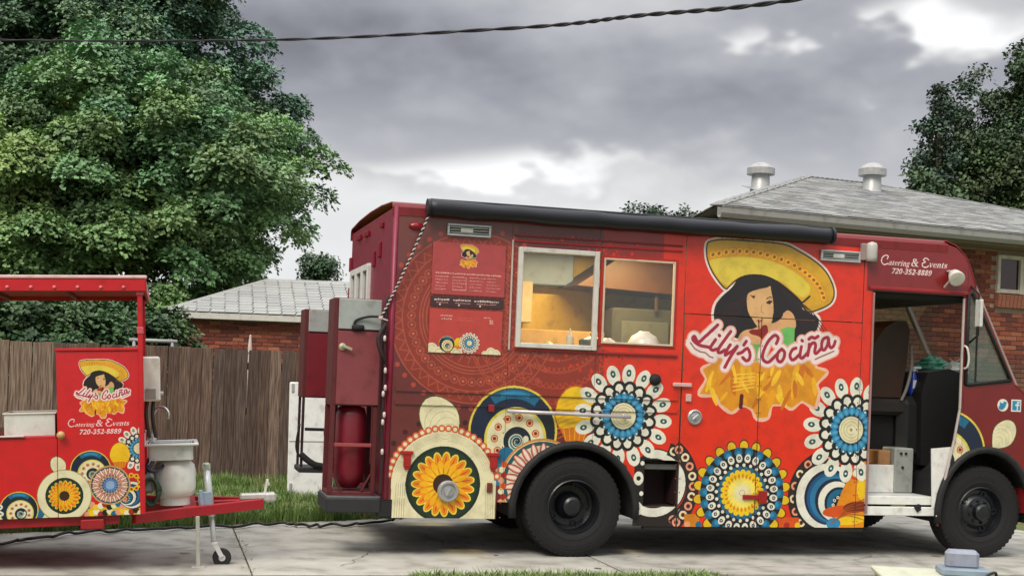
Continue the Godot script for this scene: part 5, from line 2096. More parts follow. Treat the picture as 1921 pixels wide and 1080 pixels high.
	done(st, "locker_latch", speckled(112, 44, 34, 0.5), t)
	st = mesh()
	box(st, Vector3(0.87, 1.24, 0.02), Vector3(0.05, 0.06, 0.03), 0.005)
	done(st, "bracket", speckled(140, 24, 34, 0.5), t)
	st = mesh()
	box(st, Vector3(3.245, 0.535, 0.016), Vector3(0.15, 0.042, 0.02), 0.008)
	box(st, Vector3(3.36, 0.535, 0.014), Vector3(0.08, 0.115, 0.022), 0.012)
	done(st, "skirt_latch", speckled(146, 22, 20, 0.45), t)
	# trim of the door opening
	st = mesh()
	bar(st, Vector3(4.378, 0.40, 0.012), Vector3(4.372, 2.39, 0.012), 0.022, 0.016)
	done(st, "door_trim", speckled(150, 116, 116, 0.45), t)
	st = mesh()
	for q in [[5.292, 2.38, 5.292, 1.37], [5.292, 1.37, 5.245, 1.085], [5.245, 1.085, 5.092, 0.38]]:
		bar(st, Vector3(q[0], q[1], 0.012), Vector3(q[2], q[3], 0.012), 0.022, 0.018)
	done(st, "door_trim", speckled(184, 172, 166, 0.4), t)
	st = mesh()
	box(st, Vector3(4.83, 2.43, 0.012), Vector3(1.0, 0.03, 0.02), 0.005)
	done(st, "door_track", speckled(150, 30, 34, 0.45), t)
	st = mesh(true)
	tube(st, curve([Vector3(5.315, 1.95, 0.0), Vector3(5.325, 1.93, 0.04), Vector3(5.34, 1.84, 0.05), Vector3(5.335, 1.76, 0.04), Vector3(5.325, 1.74, 0.0)]), 0.010, 8)
	done(st, "grab_handle", speckled(206, 200, 194, 0.35), t)
	var mr := Node3D.new()
	mr.name = "door_mirror"
	t.add_child(mr)
	st = mesh()
	box(st, Vector3(5.395, 2.25, 0.10), Vector3(0.03, 0.25, 0.09), 0.012)
	done(st, "housing", speckled(204, 206, 202, 0.3), mr)
	st = mesh(true)
	tube(st, [Vector3(5.37, 2.50, 0.0), Vector3(5.39, 2.42, 0.10), Vector3(5.39, 2.05, 0.10), Vector3(5.37, 1.98, 0.0)], 0.010, 8)
	done(st, "arm", dark, mr)
	truck_rear(t, rearred, dark, white)
	truck_inside(t, dark, white)
	# --- running gear
	wheel(t, Vector3(1.636, 0.425, -0.13), true)
	wheel(t, Vector3(5.59, 0.425, -0.16))
	wheel(t, Vector3(1.636, 0.425, -2.1), true)
	wheel(t, Vector3(5.59, 0.425, -2.34))
	st = mesh()
	for z in [-0.75, -1.75]:
		box(st, Vector3(2.9, 0.62, z), Vector3(6.1, 0.16, 0.08))
	for x in [0.4, 2.4, 3.6, 4.7]:
		box(st, Vector3(x, 0.61, -1.25), Vector3(0.1, 0.12, 0.92))
	for x in [1.636, 5.59]:
		box(st, Vector3(x, 0.43, -1.25), Vector3(0.12, 0.12, 1.9), 0.03)
	box(st, Vector3(3.4, 0.50, -0.36), Vector3(1.5, 0.34, 0.5), 0.03)
	box(st, Vector3(3.4, 0.46, -2.2), Vector3(1.3, 0.34, 0.4), 0.03)
	box(st, Vector3(0.5, 0.55, -0.5), Vector3(0.8, 0.3, 0.5), 0.03)
	done(st, "chassis", mat(26, 26, 28, 0.85), t)
	st = mesh(true)
	tube(st, [Vector3(1.9, 0.46, -1.25), Vector3(5.2, 0.5, -1.25)], 0.05, 8)
	tube(st, curve([Vector3(0.2, 0.42, -1.5), Vector3(1.2, 0.5, -1.55), Vector3(3.0, 0.44, -1.5), Vector3(4.4, 0.48, -1.4)]), 0.04, 8)
	done(st, "drive_shaft", mat(40, 38, 36, 0.7), t)
	st = mesh()
	box(st, Vector3(3.32, 0.255, -0.05), Vector3(2.1, 0.03, 0.06), 0.004)
	done(st, "skirt_rail", mat(44, 42, 40, 0.7), t)


func truck_rear(t: Node3D, rearred: StandardMaterial3D, dark: StandardMaterial3D, white: StandardMaterial3D) -> void:
	var frame_red := speckled(88, 28, 32, 0.5)
	var faded := speckled(128, 58, 64, 0.5)
	var grey := speckled(156, 162, 160, 0.45)
	for c in [[-0.45, -0.06, 0.10, 0.48, 1.22, 2.10, 1.84], [-0.50, -0.10, 1.93, 2.32, 1.23, 2.07, 1.85]]:
		var near: bool = c[2] < 1.0
		var cab := Node3D.new()
		cab.name = "gas_cabinet" if near else "gas_cabinet_001"
		t.add_child(cab)
		var mid := Vector3((c[0] + c[1]) * 0.5, (c[4] + c[5]) * 0.5, -(c[2] + c[3]) * 0.5)
		var w: float = c[1] - c[0]
		var dp: float = c[3] - c[2]
		var st := mesh()
		box(st, mid, Vector3(w, c[5] - c[4], dp), 0.006)
		done(st, "case", frame_red, cab)
		st = mesh()
		box(st, Vector3(mid.x + 0.018, (c[4] + c[6]) * 0.5, -c[2] + 0.008), Vector3(w - 0.04, c[6] - c[4] - 0.02, 0.016), 0.005)
		done(st, "door", faded if near else speckled(112, 22, 36, 0.45), cab)
		st = mesh()
		box(st, Vector3(mid.x + 0.018, (c[6] + c[5]) * 0.5, -c[2] + 0.010), Vector3(w - 0.04, c[5] - c[6] - 0.012, 0.02), 0.005)
		done(st, "lid", grey, cab)
		st = mesh()
		lathe(st, [Vector2(0.03, 0.0), Vector2(0.03, 0.014), Vector2(0.014, 0.02), Vector2(0.012, 0.034), Vector2(0.0, 0.036)], zdisc(), Vector3(c[0] + 0.075, 1.70, -c[2] + 0.014), 16)
		box(st, Vector3(c[0] + 0.11, 1.695, -c[2] + 0.05), Vector3(0.09, 0.022, 0.014), 0.004, Basis(Vector3.BACK, -0.35))
		if near:
			done(st, "latch", speckled(178, 176, 150, 0.35, 0.3), cab)
		for x in [c[0] + 0.02, c[1] - 0.02]:
			for z in [-c[2] - 0.02, -c[3] + 0.02]:
				st = mesh()
				box(st, Vector3(x, ((0.47 if near else 0.56) + c[4]) * 0.5, z), Vector3(0.04 if near else 0.025, c[4] - (0.47 if near else 0.56), 0.04 if near else 0.025), 0.004)
				done(st, "leg", frame_red if near else mat(46, 22, 26, 0.6), cab)
		st = mesh()
		box(st, Vector3(mid.x, 0.90 if near else 0.93, -c[2] - 0.005), Vector3(w - 0.08, 0.03, 0.02), 0.004)
		done(st, "cross_bar", speckled(150, 66, 68, 0.5) if near else dark, cab)
		if near:
			st = mesh()
			box(st, Vector3(mid.x, 0.495, mid.z), Vector3(w, 0.05, dp), 0.006)
			bar(st, Vector3(c[0] + 0.04, 0.66, -c[2] - 0.02), Vector3(mid.x - 0.08, 0.52, -c[2] - 0.02), 0.05, 0.012)
			bar(st, Vector3(c[1] - 0.04, 0.66, -c[2] - 0.02), Vector3(mid.x + 0.08, 0.52, -c[2] - 0.02), 0.05, 0.012)
			done(st, "tray", frame_red, cab)
			st = mesh(true)
			lathe(st, [Vector2(0.0, 0.53), Vector2(0.07, 0.54), Vector2(0.112, 0.60), Vector2(0.128, 0.66), Vector2(0.128, 1.14), Vector2(0.11, 1.20), Vector2(0.06, 1.22), Vector2(0.0, 1.22)], Basis(), Vector3(mid.x, 0, mid.z + 0.02), 26)
			done(st, "gas_bottle", speckled(112, 18, 36, 0.4), cab)
		else:
			st = mesh(true)
			tube(st, curve([Vector3(c[0] - 0.01, 0.98, -c[2] + 0.02), Vector3(c[0] - 0.03, 0.72, -c[2] + 0.03), Vector3(mid.x - 0.05, 0.58, -c[2] + 0.04), Vector3(c[1] - 0.1, 0.62, -c[2] + 0.03), Vector3(c[1] - 0.03, 0.95, -c[2] + 0.02)]), 0.010, 8)
			tube(st, curve([Vector3(c[0], 0.70, -c[2] + 0.02), Vector3(mid.x - 0.06, 0.60, -c[2] + 0.04), Vector3(c[1] - 0.08, 0.58, -c[2] + 0.02)]), 0.030, 8)
			tube(st, curve([Vector3(mid.x + 0.02, 0.93, -c[2] + 0.02), Vector3(mid.x + 0.04, 0.8, -c[2] + 0.04), Vector3(mid.x + 0.1, 0.76, -c[2] + 0.03)]), 0.008, 6)
			done(st, "hanging_strap", dark, cab)
	# bumper step
	var st := mesh()
	box(st, Vector3(-0.24, 0.415, -0.30), Vector3(0.46, 0.12, 0.60), 0.01)
	box(st, Vector3(-0.30, 0.545, -2.1), Vector3(0.42, 0.05, 0.42), 0.008)
	box(st, Vector3(-0.05, 0.415, -1.5), Vector3(0.08, 0.10, 1.8), 0.008)
	done(st, "rear_bumper", speckled(34, 34, 36, 0.6), t)
	st = mesh()
	box(st, Vector3(-0.24, 0.48, -0.30), Vector3(0.44, 0.012, 0.58), 0.003)
	done(st, "bumper_tread", speckled(92, 94, 96, 0.5), t)
	st = mesh()
	box(st, Vector3(0.02, 0.40, -0.10), Vector3(0.12, 0.155, 0.2), 0.008)
	done(st, "tow_bracket", dark, t)
	# lamps and hinges on the rear wall
	for q in [[2.83, 2.0], [2.83, 1.86], [2.82, 1.5], [2.82, 1.35], [2.82, 0.56]]:
		st = mesh()
		box(st, Vector3(-0.014, q[0] - 0.06, -q[1]), Vector3(0.03, 0.05, 0.07), 0.01)
		done(st, "marker_lamp", mat(120, 12, 34, 0.25), t)
	for q in [[2.55, 2.47], [2.25, 2.47], [2.50, 0.97], [2.56, 0.66]]:
		st = mesh()
		box(st, Vector3(-0.012, q[0], -q[1]), Vector3(0.028, 0.14, 0.07), 0.008)
		done(st, "hinge", speckled(120, 20, 40, 0.45), t)
	# cable with small lamps down the rear corner
	var cb := Node3D.new()
	cb.name = "lamp_cable"
	t.add_child(cb)
	st = mesh(true)
	tube(st, curve([Vector3(-0.035, 2.12, 0.01), Vector3(-0.045, 1.8, 0.02), Vector3(-0.035, 1.5, 0.02), Vector3(-0.04, 1.1, 0.015), Vector3(-0.03, 0.8, 0.015), Vector3(-0.035, 0.5, 0.01)]), 0.012, 8)
	tube(st, curve([Vector3(-0.04, 1.9, 0.02), Vector3(-0.10, 1.78, 0.04), Vector3(-0.075, 1.66, 0.05), Vector3(-0.04, 1.6, 0.03)]), 0.02, 8)
	done(st, "cable", mat(40, 18, 22, 0.7), cb)
	for q in [[-0.05, 1.78], [-0.035, 1.52], [-0.03, 1.38], [-0.045, 1.33], [-0.04, 1.10], [-0.035, 0.86], [-0.03, 1.16]]:
		st = mesh(true)
		lathe(st, [Vector2(0.0, -0.026), Vector2(0.010, -0.02), Vector2(0.013, 0.0), Vector2(0.010, 0.02), Vector2(0.0, 0.026)], Basis(), Vector3(q[0], q[1], 0.045), 12)
		done(st, "bulb", speckled(206, 190, 186, 0.3), cb)
	st = mesh(true)
	tube(st, curve([Vector3(-0.05, 1.95, 0.0), Vector3(-0.16, 1.955, -0.04), Vector3(-0.27, 1.92, -0.07), Vector3(-0.29, 1.86, -0.07)]), 0.010, 8)
	box(st, Vector3(-0.255, 1.862, -0.07), Vector3(0.10, 0.045, 0.04), 0.012)
	done(st, "plug_lead", dark, t)


func truck_inside(t: Node3D, dark: StandardMaterial3D, white: StandardMaterial3D) -> void:
	var st := mesh()
	box(st, Vector3(0.55, 0.78, -1.25), Vector3(1.06, 0.05, 2.42))
	box(st, Vector3(1.64, 0.78, -1.25), Vector3(1.12, 0.05, 1.2))
	box(st, Vector3(3.24, 0.78, -1.25), Vector3(2.08, 0.05, 2.42))
	box(st, Vector3(4.68, 0.78, -1.43), Vector3(0.80, 0.05, 2.07))
	box(st, Vector3(5.54, 0.78, -1.25), Vector3(0.92, 0.05, 1.3))
	done(st, "floor", speckled(90, 90, 88, 0.6), t)
	st = mesh()
	box(st, Vector3(4.17, 1.84, -1.9), Vector3(0.03, 2.06, 1.1))
	box(st, Vector3(4.17, 1.84, -0.36), Vector3(0.03, 2.06, 0.62))
	done(st, "partition", speckled(32, 28, 26, 0.7), t)
	st = mesh()
	box(st, Vector3(2.1, 1.84, -2.44), Vector3(4.1, 2.0, 0.02))
	done(st, "back_lining", speckled(216, 176, 34, 0.4), t)
	st = mesh()
	box(st, Vector3(2.6, 2.86, -1.25), Vector3(5.0, 0.02, 2.42), 0.003)
	done(st, "ceiling_lining", speckled(70, 62, 56, 0.7), t)
	part("range_hood", plate([pts2([2.10, 2.42, 3.6, 2.36, 3.6, 2.80, 2.65, 2.80, 2.45, 2.66])], -1.65, 0.72), speckled(74, 42, 20, 0.5), t)
	st = mesh()
	bar(st, Vector3(2.95, 2.4, -1.72), Vector3(2.955, 2.2, -1.72), 0.03, 0.03)
	done(st, "hood_pipe", mat(60, 40, 24, 0.5), t)
	st = mesh()
	box(st, Vector3(2.95, 1.52, -2.08), Vector3(0.86, 1.42, 0.62), 0.02)
	box(st, Vector3(2.95, 2.24, -2.35), Vector3(0.86, 0.03, 0.1), 0.004)
	done(st, "oven", speckled(66, 66, 62, 0.4), t)
	st = mesh()
	box(st, Vector3(2.86, 1.9, -1.76), Vector3(0.5, 0.4, 0.02), 0.01)
	done(st, "oven_door", speckled(88, 90, 84, 0.35), t)
	st = mesh()
	box(st, Vector3(1.95, 1.40, -2.15), Vector3(1.06, 1.16, 0.54), 0.01)
	done(st, "counter", speckled(150, 118, 66, 0.5), t)
	st = mesh()
	box(st, Vector3(1.85, 2.62, -2.30), Vector3(0.75, 0.36, 0.24), 0.01)
	done(st, "wall_cabinet", speckled(112, 132, 170, 0.4), t)
	st = mesh()
	box(st, Vector3(1.66, 2.26, -2.26), Vector3(0.26, 0.42, 0.24), 0.01)
	done(st, "bread_bin", speckled(190, 170, 140, 0.5), t)
	st = mesh()
	box(st, Vector3(1.78, 1.735, -0.28), Vector3(1.4, 0.02, 0.44), 0.004)
	done(st, "serving_shelf", speckled(176, 172, 166, 0.35, 0.3), t)
	# a warm strip lamp under the ceiling
	var lf := Node3D.new()
	lf.name = "strip_lamp"
	t.add_child(lf)
	st = mesh()
	box(st, Vector3(2.2, 2.825, -1.1), Vector3(1.3, 0.04, 0.16), 0.006)
	done(st, "housing", white, lf)
	st = mesh()
	box(st, Vector3(2.2, 2.797, -1.1), Vector3(1.2, 0.014, 0.12), 0.004)
	var glow := StandardMaterial3D.new()
	glow.albedo_color = Color(0.9, 0.8, 0.6)
	glow.emission_enabled = true
	glow.emission = Color(1.0, 0.82, 0.5)
	glow.emission_energy_multiplier = 1.2
	done(st, "diffuser", glow, lf)
	var al := AreaLight3D.new()
	al.name = "strip_lamp_light"
	al.area_size = Vector2(1.2, 0.12)
	al.light_color = Color(1.0, 0.88, 0.6)
	al.light_energy = 5.5
	al.area_range = 8.0
	al.shadow_enabled = true
	t.add_child(al)
	al.position = Vector3(2.2, 2.78, -1.1)
	al.rotation.x = -PI / 2
	# --- cab
	var pale := speckled(222, 224, 218, 0.5)
	st = mesh()
	box(st, Vector3(4.735, 0.425, -0.03), Vector3(0.71, 0.08, 0.03), 0.004)
	box(st, Vector3(4.735, 0.52, -0.055), Vector3(0.71, 0.075, 0.03), 0.004)
	done(st, "step_lip", pale, t)
	st = mesh()
	box(st, Vector3(4.735, 0.552, -0.225), Vector3(0.71, 0.012, 0.31), 0.003)
	done(st, "step_tread", speckled(206, 208, 206, 0.45), t)
	st = mesh()
	box(st, Vector3(4.70, 0.69, -0.385), Vector3(0.64, 0.26, 0.02), 0.004)
	done(st, "step_riser", speckled(226, 226, 220, 0.5), t)
	st = mesh()
	lathe(st, [Vector2(0.022, 0.0), Vector2(0.022, 0.02), Vector2(0.0, 0.022)], zdisc(), Vector3(4.92, 0.472, -0.02), 12)
	box(st, Vector3(4.91, 0.455, -0.006), Vector3(0.05, 0.06, 0.012), 0.005, Basis(Vector3.BACK, 0.6))
	done(st, "step_latch", dark, t)
	part("step_gusset", plate([pts2([5.03, 1.0, 5.235, 1.02, 5.10, 0.46, 5.06, 0.46])], -0.012, 0.01), speckled(222, 222, 218, 0.5), t)
	st = mesh()
	box(st, Vector3(4.97, 0.77, -0.48), Vector3(0.20, 0.42, 0.24), 0.012)
	done(st, "heater_box", speckled(150, 154, 150, 0.45), t)
	st = mesh()
	for p in [[4.93, 0.93], [4.98, 0.93], [4.95, 0.80]]:
		lathe(st, [Vector2(0.012, 0.0), Vector2(0.012, 0.012), Vector2(0.0, 0.012)], zdisc(), Vector3(p[0], p[1], -0.358), 10)
	done(st, "switch", dark, t)
	st = mesh()
	box(st, Vector3(4.80, 0.88, -0.52), Vector3(0.13, 0.14, 0.2), 0.01)
	done(st, "crate", speckled(166, 120, 78, 0.7), t)
	var seat := Node3D.new()
	seat.name = "cab_seat"
	t.add_child(seat)
	var brown := speckled(56, 32, 18, 0.5)
	part("backrest", plate([pts2([4.66, 1.45, 4.67, 1.78, 4.73, 1.97, 4.83, 2.11, 4.95, 2.18, 5.05, 2.18, 5.09, 2.10, 5.07, 1.80, 5.02, 1.45])], -0.55, 0.42), brown, seat)
	st = mesh()
	box(st, Vector3(4.94, 1.36, -0.78), Vector3(0.56, 0.16, 0.5), 0.04)
	done(st, "cushion", speckled(40, 34, 32, 0.6), seat)
	st = mesh()
	box(st, Vector3(4.90, 1.05, -0.80), Vector3(0.34, 0.48, 0.34), 0.02)
	done(st, "pedestal", dark, seat)
	st = mesh(true)
	tube(st, curve([Vector3(5.10, 1.95, -0.54), Vector3(5.11, 1.75, -0.53), Vector3(5.07, 1.55, -0.53), Vector3(5.02, 1.42, -0.54)]), 0.016, 8)
	done(st, "belt", speckled(120, 116, 112, 0.5), seat)
	part("dashboard", plate([pts2([5.18, 0.82, 5.16, 1.5, 5.22, 1.70, 5.45, 1.74, 5.83, 1.62, 5.98, 1.45, 5.98, 0.82])], -0.42, 1.95), mat(11, 11, 13, 0.6), t)
	st = mesh()
	box(st, Vector3(5.25, 1.16, -0.9), Vector3(0.5, 0.62, 0.8), 0.08)
	done(st, "engine_cover", mat(16, 17, 20, 0.6), t)
	var sw := Node3D.new()
	sw.name = "steering_wheel"
	t.add_child(sw)
	sw.position = Vector3(5.02, 1.66, -1.75)
	sw.rotation.z = -0.9
	st = mesh(true)
	var ring := []
	for i in 25:
		var a := TAU * i / 24.0
		ring.append(Vector3(sin(a) * 0.21, 0, cos(a) * 0.21))
	tube(st, ring, 0.014, 8)
	done(st, "rim", dark, sw)
	st = mesh()
	bar(st, Vector3(0, 0, -0.2), Vector3(0, 0, 0.2), 0.03, 0.02)
	bar(st, Vector3(0, 0, 0), Vector3(0, -0.4, 0), 0.05, 0.05)
	done(st, "column", dark, sw)
	st = mesh()
	box(st, Vector3(4.86, 2.46, -1.2), Vector3(1.1, 0.22, 2.3), 0.03)
	done(st, "overhead_shelf", mat(26, 24, 24, 0.7), t)


func truck_thing(called: String, label: String, category: String, u: float, v: float, w: float, group := "") -> Node3D:
	var o := thing(called, label, category, group)
	o.position = along(u, v, w)
	o.rotation.y = deg_to_rad(YAW)
	return o


func add_truck_contents() -> void:
	var china := speckled(214, 212, 204, 0.3)
	for b in [[2.31, 1.745, 0.30, 0.155, "white dome-shaped bowl upside down inside the serving window's right pane, the largest"], [1.98, 1.745, 0.32, 0.10, "small white bowl upside down beside the middle of the serving window"], [1.44, 1.745, 0.33, 0.06, "smallest pale bowl inside the serving window's left pane"]]:
		var o := truck_thing("bowl", b[4], "bowl", b[0], b[1], b[2], "bowls on the serving shelf")
		var st := mesh(true)
		var r: float = b[3]
		lathe(st, [Vector2(r, 0.0), Vector2(r * 0.99, r * 0.25), Vector2(r * 0.9, r * 0.7), Vector2(r * 0.7, r * 1.05), Vector2(r * 0.35, r * 1.25), Vector2(r * 0.3, r * 1.32), Vector2(0.0, r * 1.32)], Basis(), Vector3.ZERO, 28)
		done(st, "shell", china if r > 0.08 else speckled(216, 196, 110, 0.4), o)
		st = mesh(true)
		lathe(st, [Vector2(r * 0.97, -0.001), Vector2(r * 1.05, 0.002), Vector2(r * 1.05, 0.012), Vector2(r * 0.98, 0.016)], Basis(), Vector3.ZERO, 28)
		done(st, "rim", china, o)
	var o := truck_thing("sauce_bottle", "pale squeeze bottle standing inside the serving window's left pane", "bottle", 1.64, 1.745, 0.34)
	var st := mesh(true)
	lathe(st, [Vector2(0.0, 0.0), Vector2(0.035, 0.0), Vector2(0.036, 0.10), Vector2(0.03, 0.125)], Basis(), Vector3.ZERO, 18)
	done(st, "bottle_body", speckled(196, 188, 160, 0.35), o)
	st = mesh(true)
	lathe(st, [Vector2(0.03, 0.125), Vector2(0.03, 0.14), Vector2(0.012, 0.15), Vector2(0.005, 0.205), Vector2(0.0, 0.206)], Basis(), Vector3.ZERO, 14)
	done(st, "nozzle", speckled(206, 200, 190, 0.35), o)
	o = truck_thing("stock_pot", "dark pot with a lid inside the serving window between the two panes", "pot", 1.85, 1.745, 0.36)
	st = mesh(true)
	lathe(st, [Vector2(0.0, 0.0), Vector2(0.11, 0.0), Vector2(0.115, 0.09), Vector2(0.12, 0.095), Vector2(0.11, 0.11), Vector2(0.05, 0.14), Vector2(0.0, 0.145)], Basis(), Vector3.ZERO, 24)
	done(st, "pot_body", speckled(54, 60, 58, 0.35), o)
	st = mesh(true)
	lathe(st, [Vector2(0.012, 0.14), Vector2(0.02, 0.165), Vector2(0.0, 0.175)], Basis(), Vector3.ZERO, 12)
	done(st, "knob", mat(26, 26, 28, 0.5), o)
	# on the dashboard
	o = truck_thing("spray_bottle", "blue spray bottle with a white top on the engine cover inside the cab", "bottle", 5.19, 1.47, 0.62)
	st = mesh(true)
	lathe(st, [Vector2(0.0, 0.0), Vector2(0.045, 0.005), Vector2(0.05, 0.04), Vector2(0.05, 0.15), Vector2(0.03, 0.2), Vector2(0.018, 0.23)], Basis(), Vector3.ZERO, 18)
	done(st, "bottle_body", speckled(40, 66, 168, 0.25), o)
	st = mesh()
	box(st, Vector3(0, 0.255, 0), Vector3(0.04, 0.05, 0.035), 0.01)
	box(st, Vector3(0.045, 0.27, 0), Vector3(0.07, 0.025, 0.025), 0.006)
	bar(st, Vector3(0.03, 0.25, 0), Vector3(0.055, 0.21, 0), 0.012, 0.008)
	box(st, Vector3(0.0, 0.11, 0.046), Vector3(0.06, 0.08, 0.012), 0.005)
	done(st, "trigger_head", speckled(206, 210, 220, 0.35), o)
	for q in [[5.50, 1.735, 0.80, 0.16, [70, 148, 120], "crumpled green plastic bag on the dashboard", 5], [5.66, 1.715, 0.66, 0.13, [196, 200, 192], "crumpled white plastic bag on the dashboard beside the door frame", 6]]:
		o = truck_thing("plastic_bag", q[5], "bag", q[0], q[1], q[2], "bags on the dashboard")
		var n := FastNoiseLite.new()
		n.seed = q[6]
		n.frequency = 4.0
		st = mesh()
		var rows := 9
		var cols := 16
		var grid := []
		for i in rows + 1:
			var row := []
			for j in cols:
				var a := TAU * j / cols
				var e := PI * 0.5 * i / rows
				var d := Vector3(cos(a) * cos(e), sin(e) * 0.75, sin(a) * cos(e))
				row.append(d * q[3] * (1.0 + 0.35 * n.get_noise_3dv(d * 1.0)))
			grid.append(row)
		for i in rows:
			for j in cols:
				var l := (j + 1) % cols
				quad(st, grid[i][l], grid[i][j], grid[i + 1][j], grid[i + 1][l])
		st.generate_normals()
		var bag := st.commit()
		part("bag_body", bag, mat(q[4][0], q[4][1], q[4][2], 0.35), o)
		st = mesh()
		var knot: Vector3 = grid[rows][0]
		for s in [-1, 1]:
			bar(st, knot, knot + Vector3(0.05 * s, 0.03, 0.02 * s), 0.03, 0.006)
		done(st, "handle", mat(q[4][0], q[4][1], q[4][2], 0.35), o)
	# rope from the awning to the rear corner
	o = thing("awning_rope", "twisted black and white rope from the awning's end to the rear cabinet", "rope")
	var a0 := along(0.27, 2.805, -0.075)
	var b0 := along(-0.085, 1.945, -0.02)
	var dir := (b0 - a0).normalized()
	var sx := dir.cross(Vector3.BACK).normalized()
	var sy := dir.cross(sx)
	for k in 2:
		st = mesh(true)
		var p := []
		var n := 130
		for i in n:
			var f := float(i) / (n - 1)
			var ang := f * TAU * 22.0 + PI * k
			p.append(a0.lerp(b0, f) + Vector3(0, -0.03 * sin(f * PI), 0) + (sx * cos(ang) + sy * sin(ang)) * 0.0055)
		tube(st, p, 0.0062, 6)
		done(st, "strand", speckled(206, 200, 196, 0.7) if k == 0 else mat(34, 28, 30, 0.8), o)
	st = mesh()
	box(st, b0, Vector3(0.035, 0.03, 0.03), 0.01)
	bar(st, b0, b0 + Vector3(0.06, -0.02, 0.0), 0.012, 0.012)
	done(st, "knot", speckled(196, 170, 168, 0.7), o)


# ---------------------------------------------------------------- the trailer in its own metres: x = 0 at its front end, y = 0 at the box's lower edge
func trailer_basis() -> Basis:
	return Basis(Vector3.UP, deg_to_rad(YAW)) * Basis(Vector3.BACK, deg_to_rad(3.0))


func on_trailer(x: float, y: float, z: float) -> Vector3:
	return along(-1.9, 0.43, -0.9) + trailer_basis() * Vector3(x, y, z)


func add_trailer() -> void:
	var t := thing("food_trailer", "red canopied food trailer with painted flowers, sink and raised drawbar", "trailer")
	t.position = along(-1.9, 0.43, -0.9)
	t.basis = trailer_basis()
	var art := print_mat(paint_trailer(), 0.35)
	var red := speckled(190, 20, 32, 0.38)
	var deep := speckled(128, 14, 22, 0.45)
	var steel := speckled(170, 174, 172, 0.35, 0.4)
	var frame := Rect2(-1.6, 1.2, 1.66, 1.24)
	part("end_panel", plate([pts2([-0.555, 0.0, 0.0, 0.0, 0.0, 1.165, -0.555, 1.165])], 0.0, 0.03, frame), [art, red], t)
	part("counter_panel", plate([pts2([-1.55, 0.0, -0.56, 0.0, -0.56, 0.555, -1.55, 0.555])], -0.012, 0.03, frame), [art, red], t)
	part("counter_panel", plate([pts2([-3.6, 0.0, -1.555, 0.0, -1.555, 0.555, -3.6, 0.555])], -0.012, 0.03), red, t)
	var st := mesh()
	box(st, Vector3(-0.278, 0.58, -0.78), Vector3(0.55, 1.14, 1.44), 0.01)
	done(st, "end_box", red, t)
	st = mesh()
	box(st, Vector3(-2.08, 0.27, -0.78), Vector3(3.04, 0.5, 1.44), 0.01)
	done(st, "counter_body", red, t)
	st = mesh()
	box(st, Vector3(-2.08, 0.562, -0.77), Vector3(3.03, 0.02, 1.5), 0.005)
	done(st, "counter_top", speckled(182, 30, 40, 0.3), t)
	st = mesh()
	box(st, Vector3(-1.55, 0.577, -0.008), Vector3(1.55, 0.012, 0.03), 0.003)
	done(st, "counter_edge", speckled(206, 196, 196, 0.4), t)
	st = mesh()
	box(st, Vector3(-0.278, 1.178, -0.75), Vector3(0.575, 0.022, 1.52), 0.005)
	done(st, "top_edge", red, t)
	# canopy
	var cn := Node3D.new()
	cn.name = "canopy"
	t.add_child(cn)
	st = mesh()
	box(st, Vector3(-1.75, 1.665, -1.12), Vector3(3.62, 0.02, 2.36), 0.004)
	done(st, "roof", speckled(186, 24, 34, 0.5), cn)
	st = mesh()
	box(st, Vector3(-1.75, 1.63, 0.055), Vector3(3.62, 0.085, 0.02), 0.004)
	box(st, Vector3(0.055, 1.63, -1.12), Vector3(0.02, 0.085, 2.33), 0.004)
	box(st, Vector3(-1.75, 1.645, -2.295), Vector3(3.62, 0.05, 0.02), 0.004)
	done(st, "fascia", red, cn)
	st = mesh()
	box(st, Vector3(-1.75, 1.688, 0.04), Vector3(3.64, 0.024, 0.06), 0.006)
	done(st, "drip_edge", speckled(214, 176, 178, 0.35), cn)
	st = mesh()
	for i in 7:
		box(st, Vector3(0.0 - i * 0.55, 1.64, -1.12), Vector3(0.03, 0.03, 2.3), 0.004)
	done(st, "rafter", deep, cn)
	for i in 10:
		st = mesh(true)
		lathe(st, [Vector2(0.013, 0.0), Vector2(0.013, 0.006), Vector2(0.0, 0.011)], zdisc(), Vector3(-0.09 - i * 0.155, 1.615, 0.064), 12)
		done(st, "stud_lamp", speckled(206, 110, 114, 0.3), cn)
	for q in [[0.0, 0.02], [0.0, -1.44], [-3.5, 0.02], [-3.5, -1.44]]:
		st = mesh()
		var low: float = 0.0 if q[0] > -1.0 else 0.56
		box(st, Vector3(q[0] + 0.018, (low + 1.60) * 0.5, q[1]), Vector3(0.036, 1.60 - low, 0.036), 0.005)
		done(st, "post", red, t)
	st = mesh()
	box(st, Vector3(0.018, 1.31, 0.02), Vector3(0.046, 0.05, 0.046), 0.005)
	box(st, Vector3(0.018, 1.575, 0.02), Vector3(0.052, 0.03, 0.052), 0.005)
	done(st, "post_collar", speckled(196, 84, 92, 0.35), t)
	st = mesh(true)
	lathe(st, [Vector2(0.012, 0.0), Vector2(0.012, 0.02), Vector2(0.028, 0.03), Vector2(0.028, 0.042), Vector2(0.0, 0.048)], zdisc(), Vector3(-0.53, 0.58, 0.0), 16)
	done(st, "brass_knob", speckled(206, 164, 110, 0.35), t)
	# frame and drawbar
	st = mesh()
	for z in [-0.02, -1.42]:
		box(st, Vector3(-1.85, -0.035, z - 0.06), Vector3(3.4, 0.07, 0.07), 0.006)
	bar(st, Vector3(-0.05, -0.04, -0.10), Vector3(0.90, -0.035, -0.70), 0.06, 0.075)
	bar(st, Vector3(-0.05, -0.04, -1.42), Vector3(0.90, -0.035, -0.82), 0.06, 0.075)
	bar(st, Vector3(-0.2, -0.04, -0.76), Vector3(0.92, -0.035, -0.76), 0.07, 0.07)
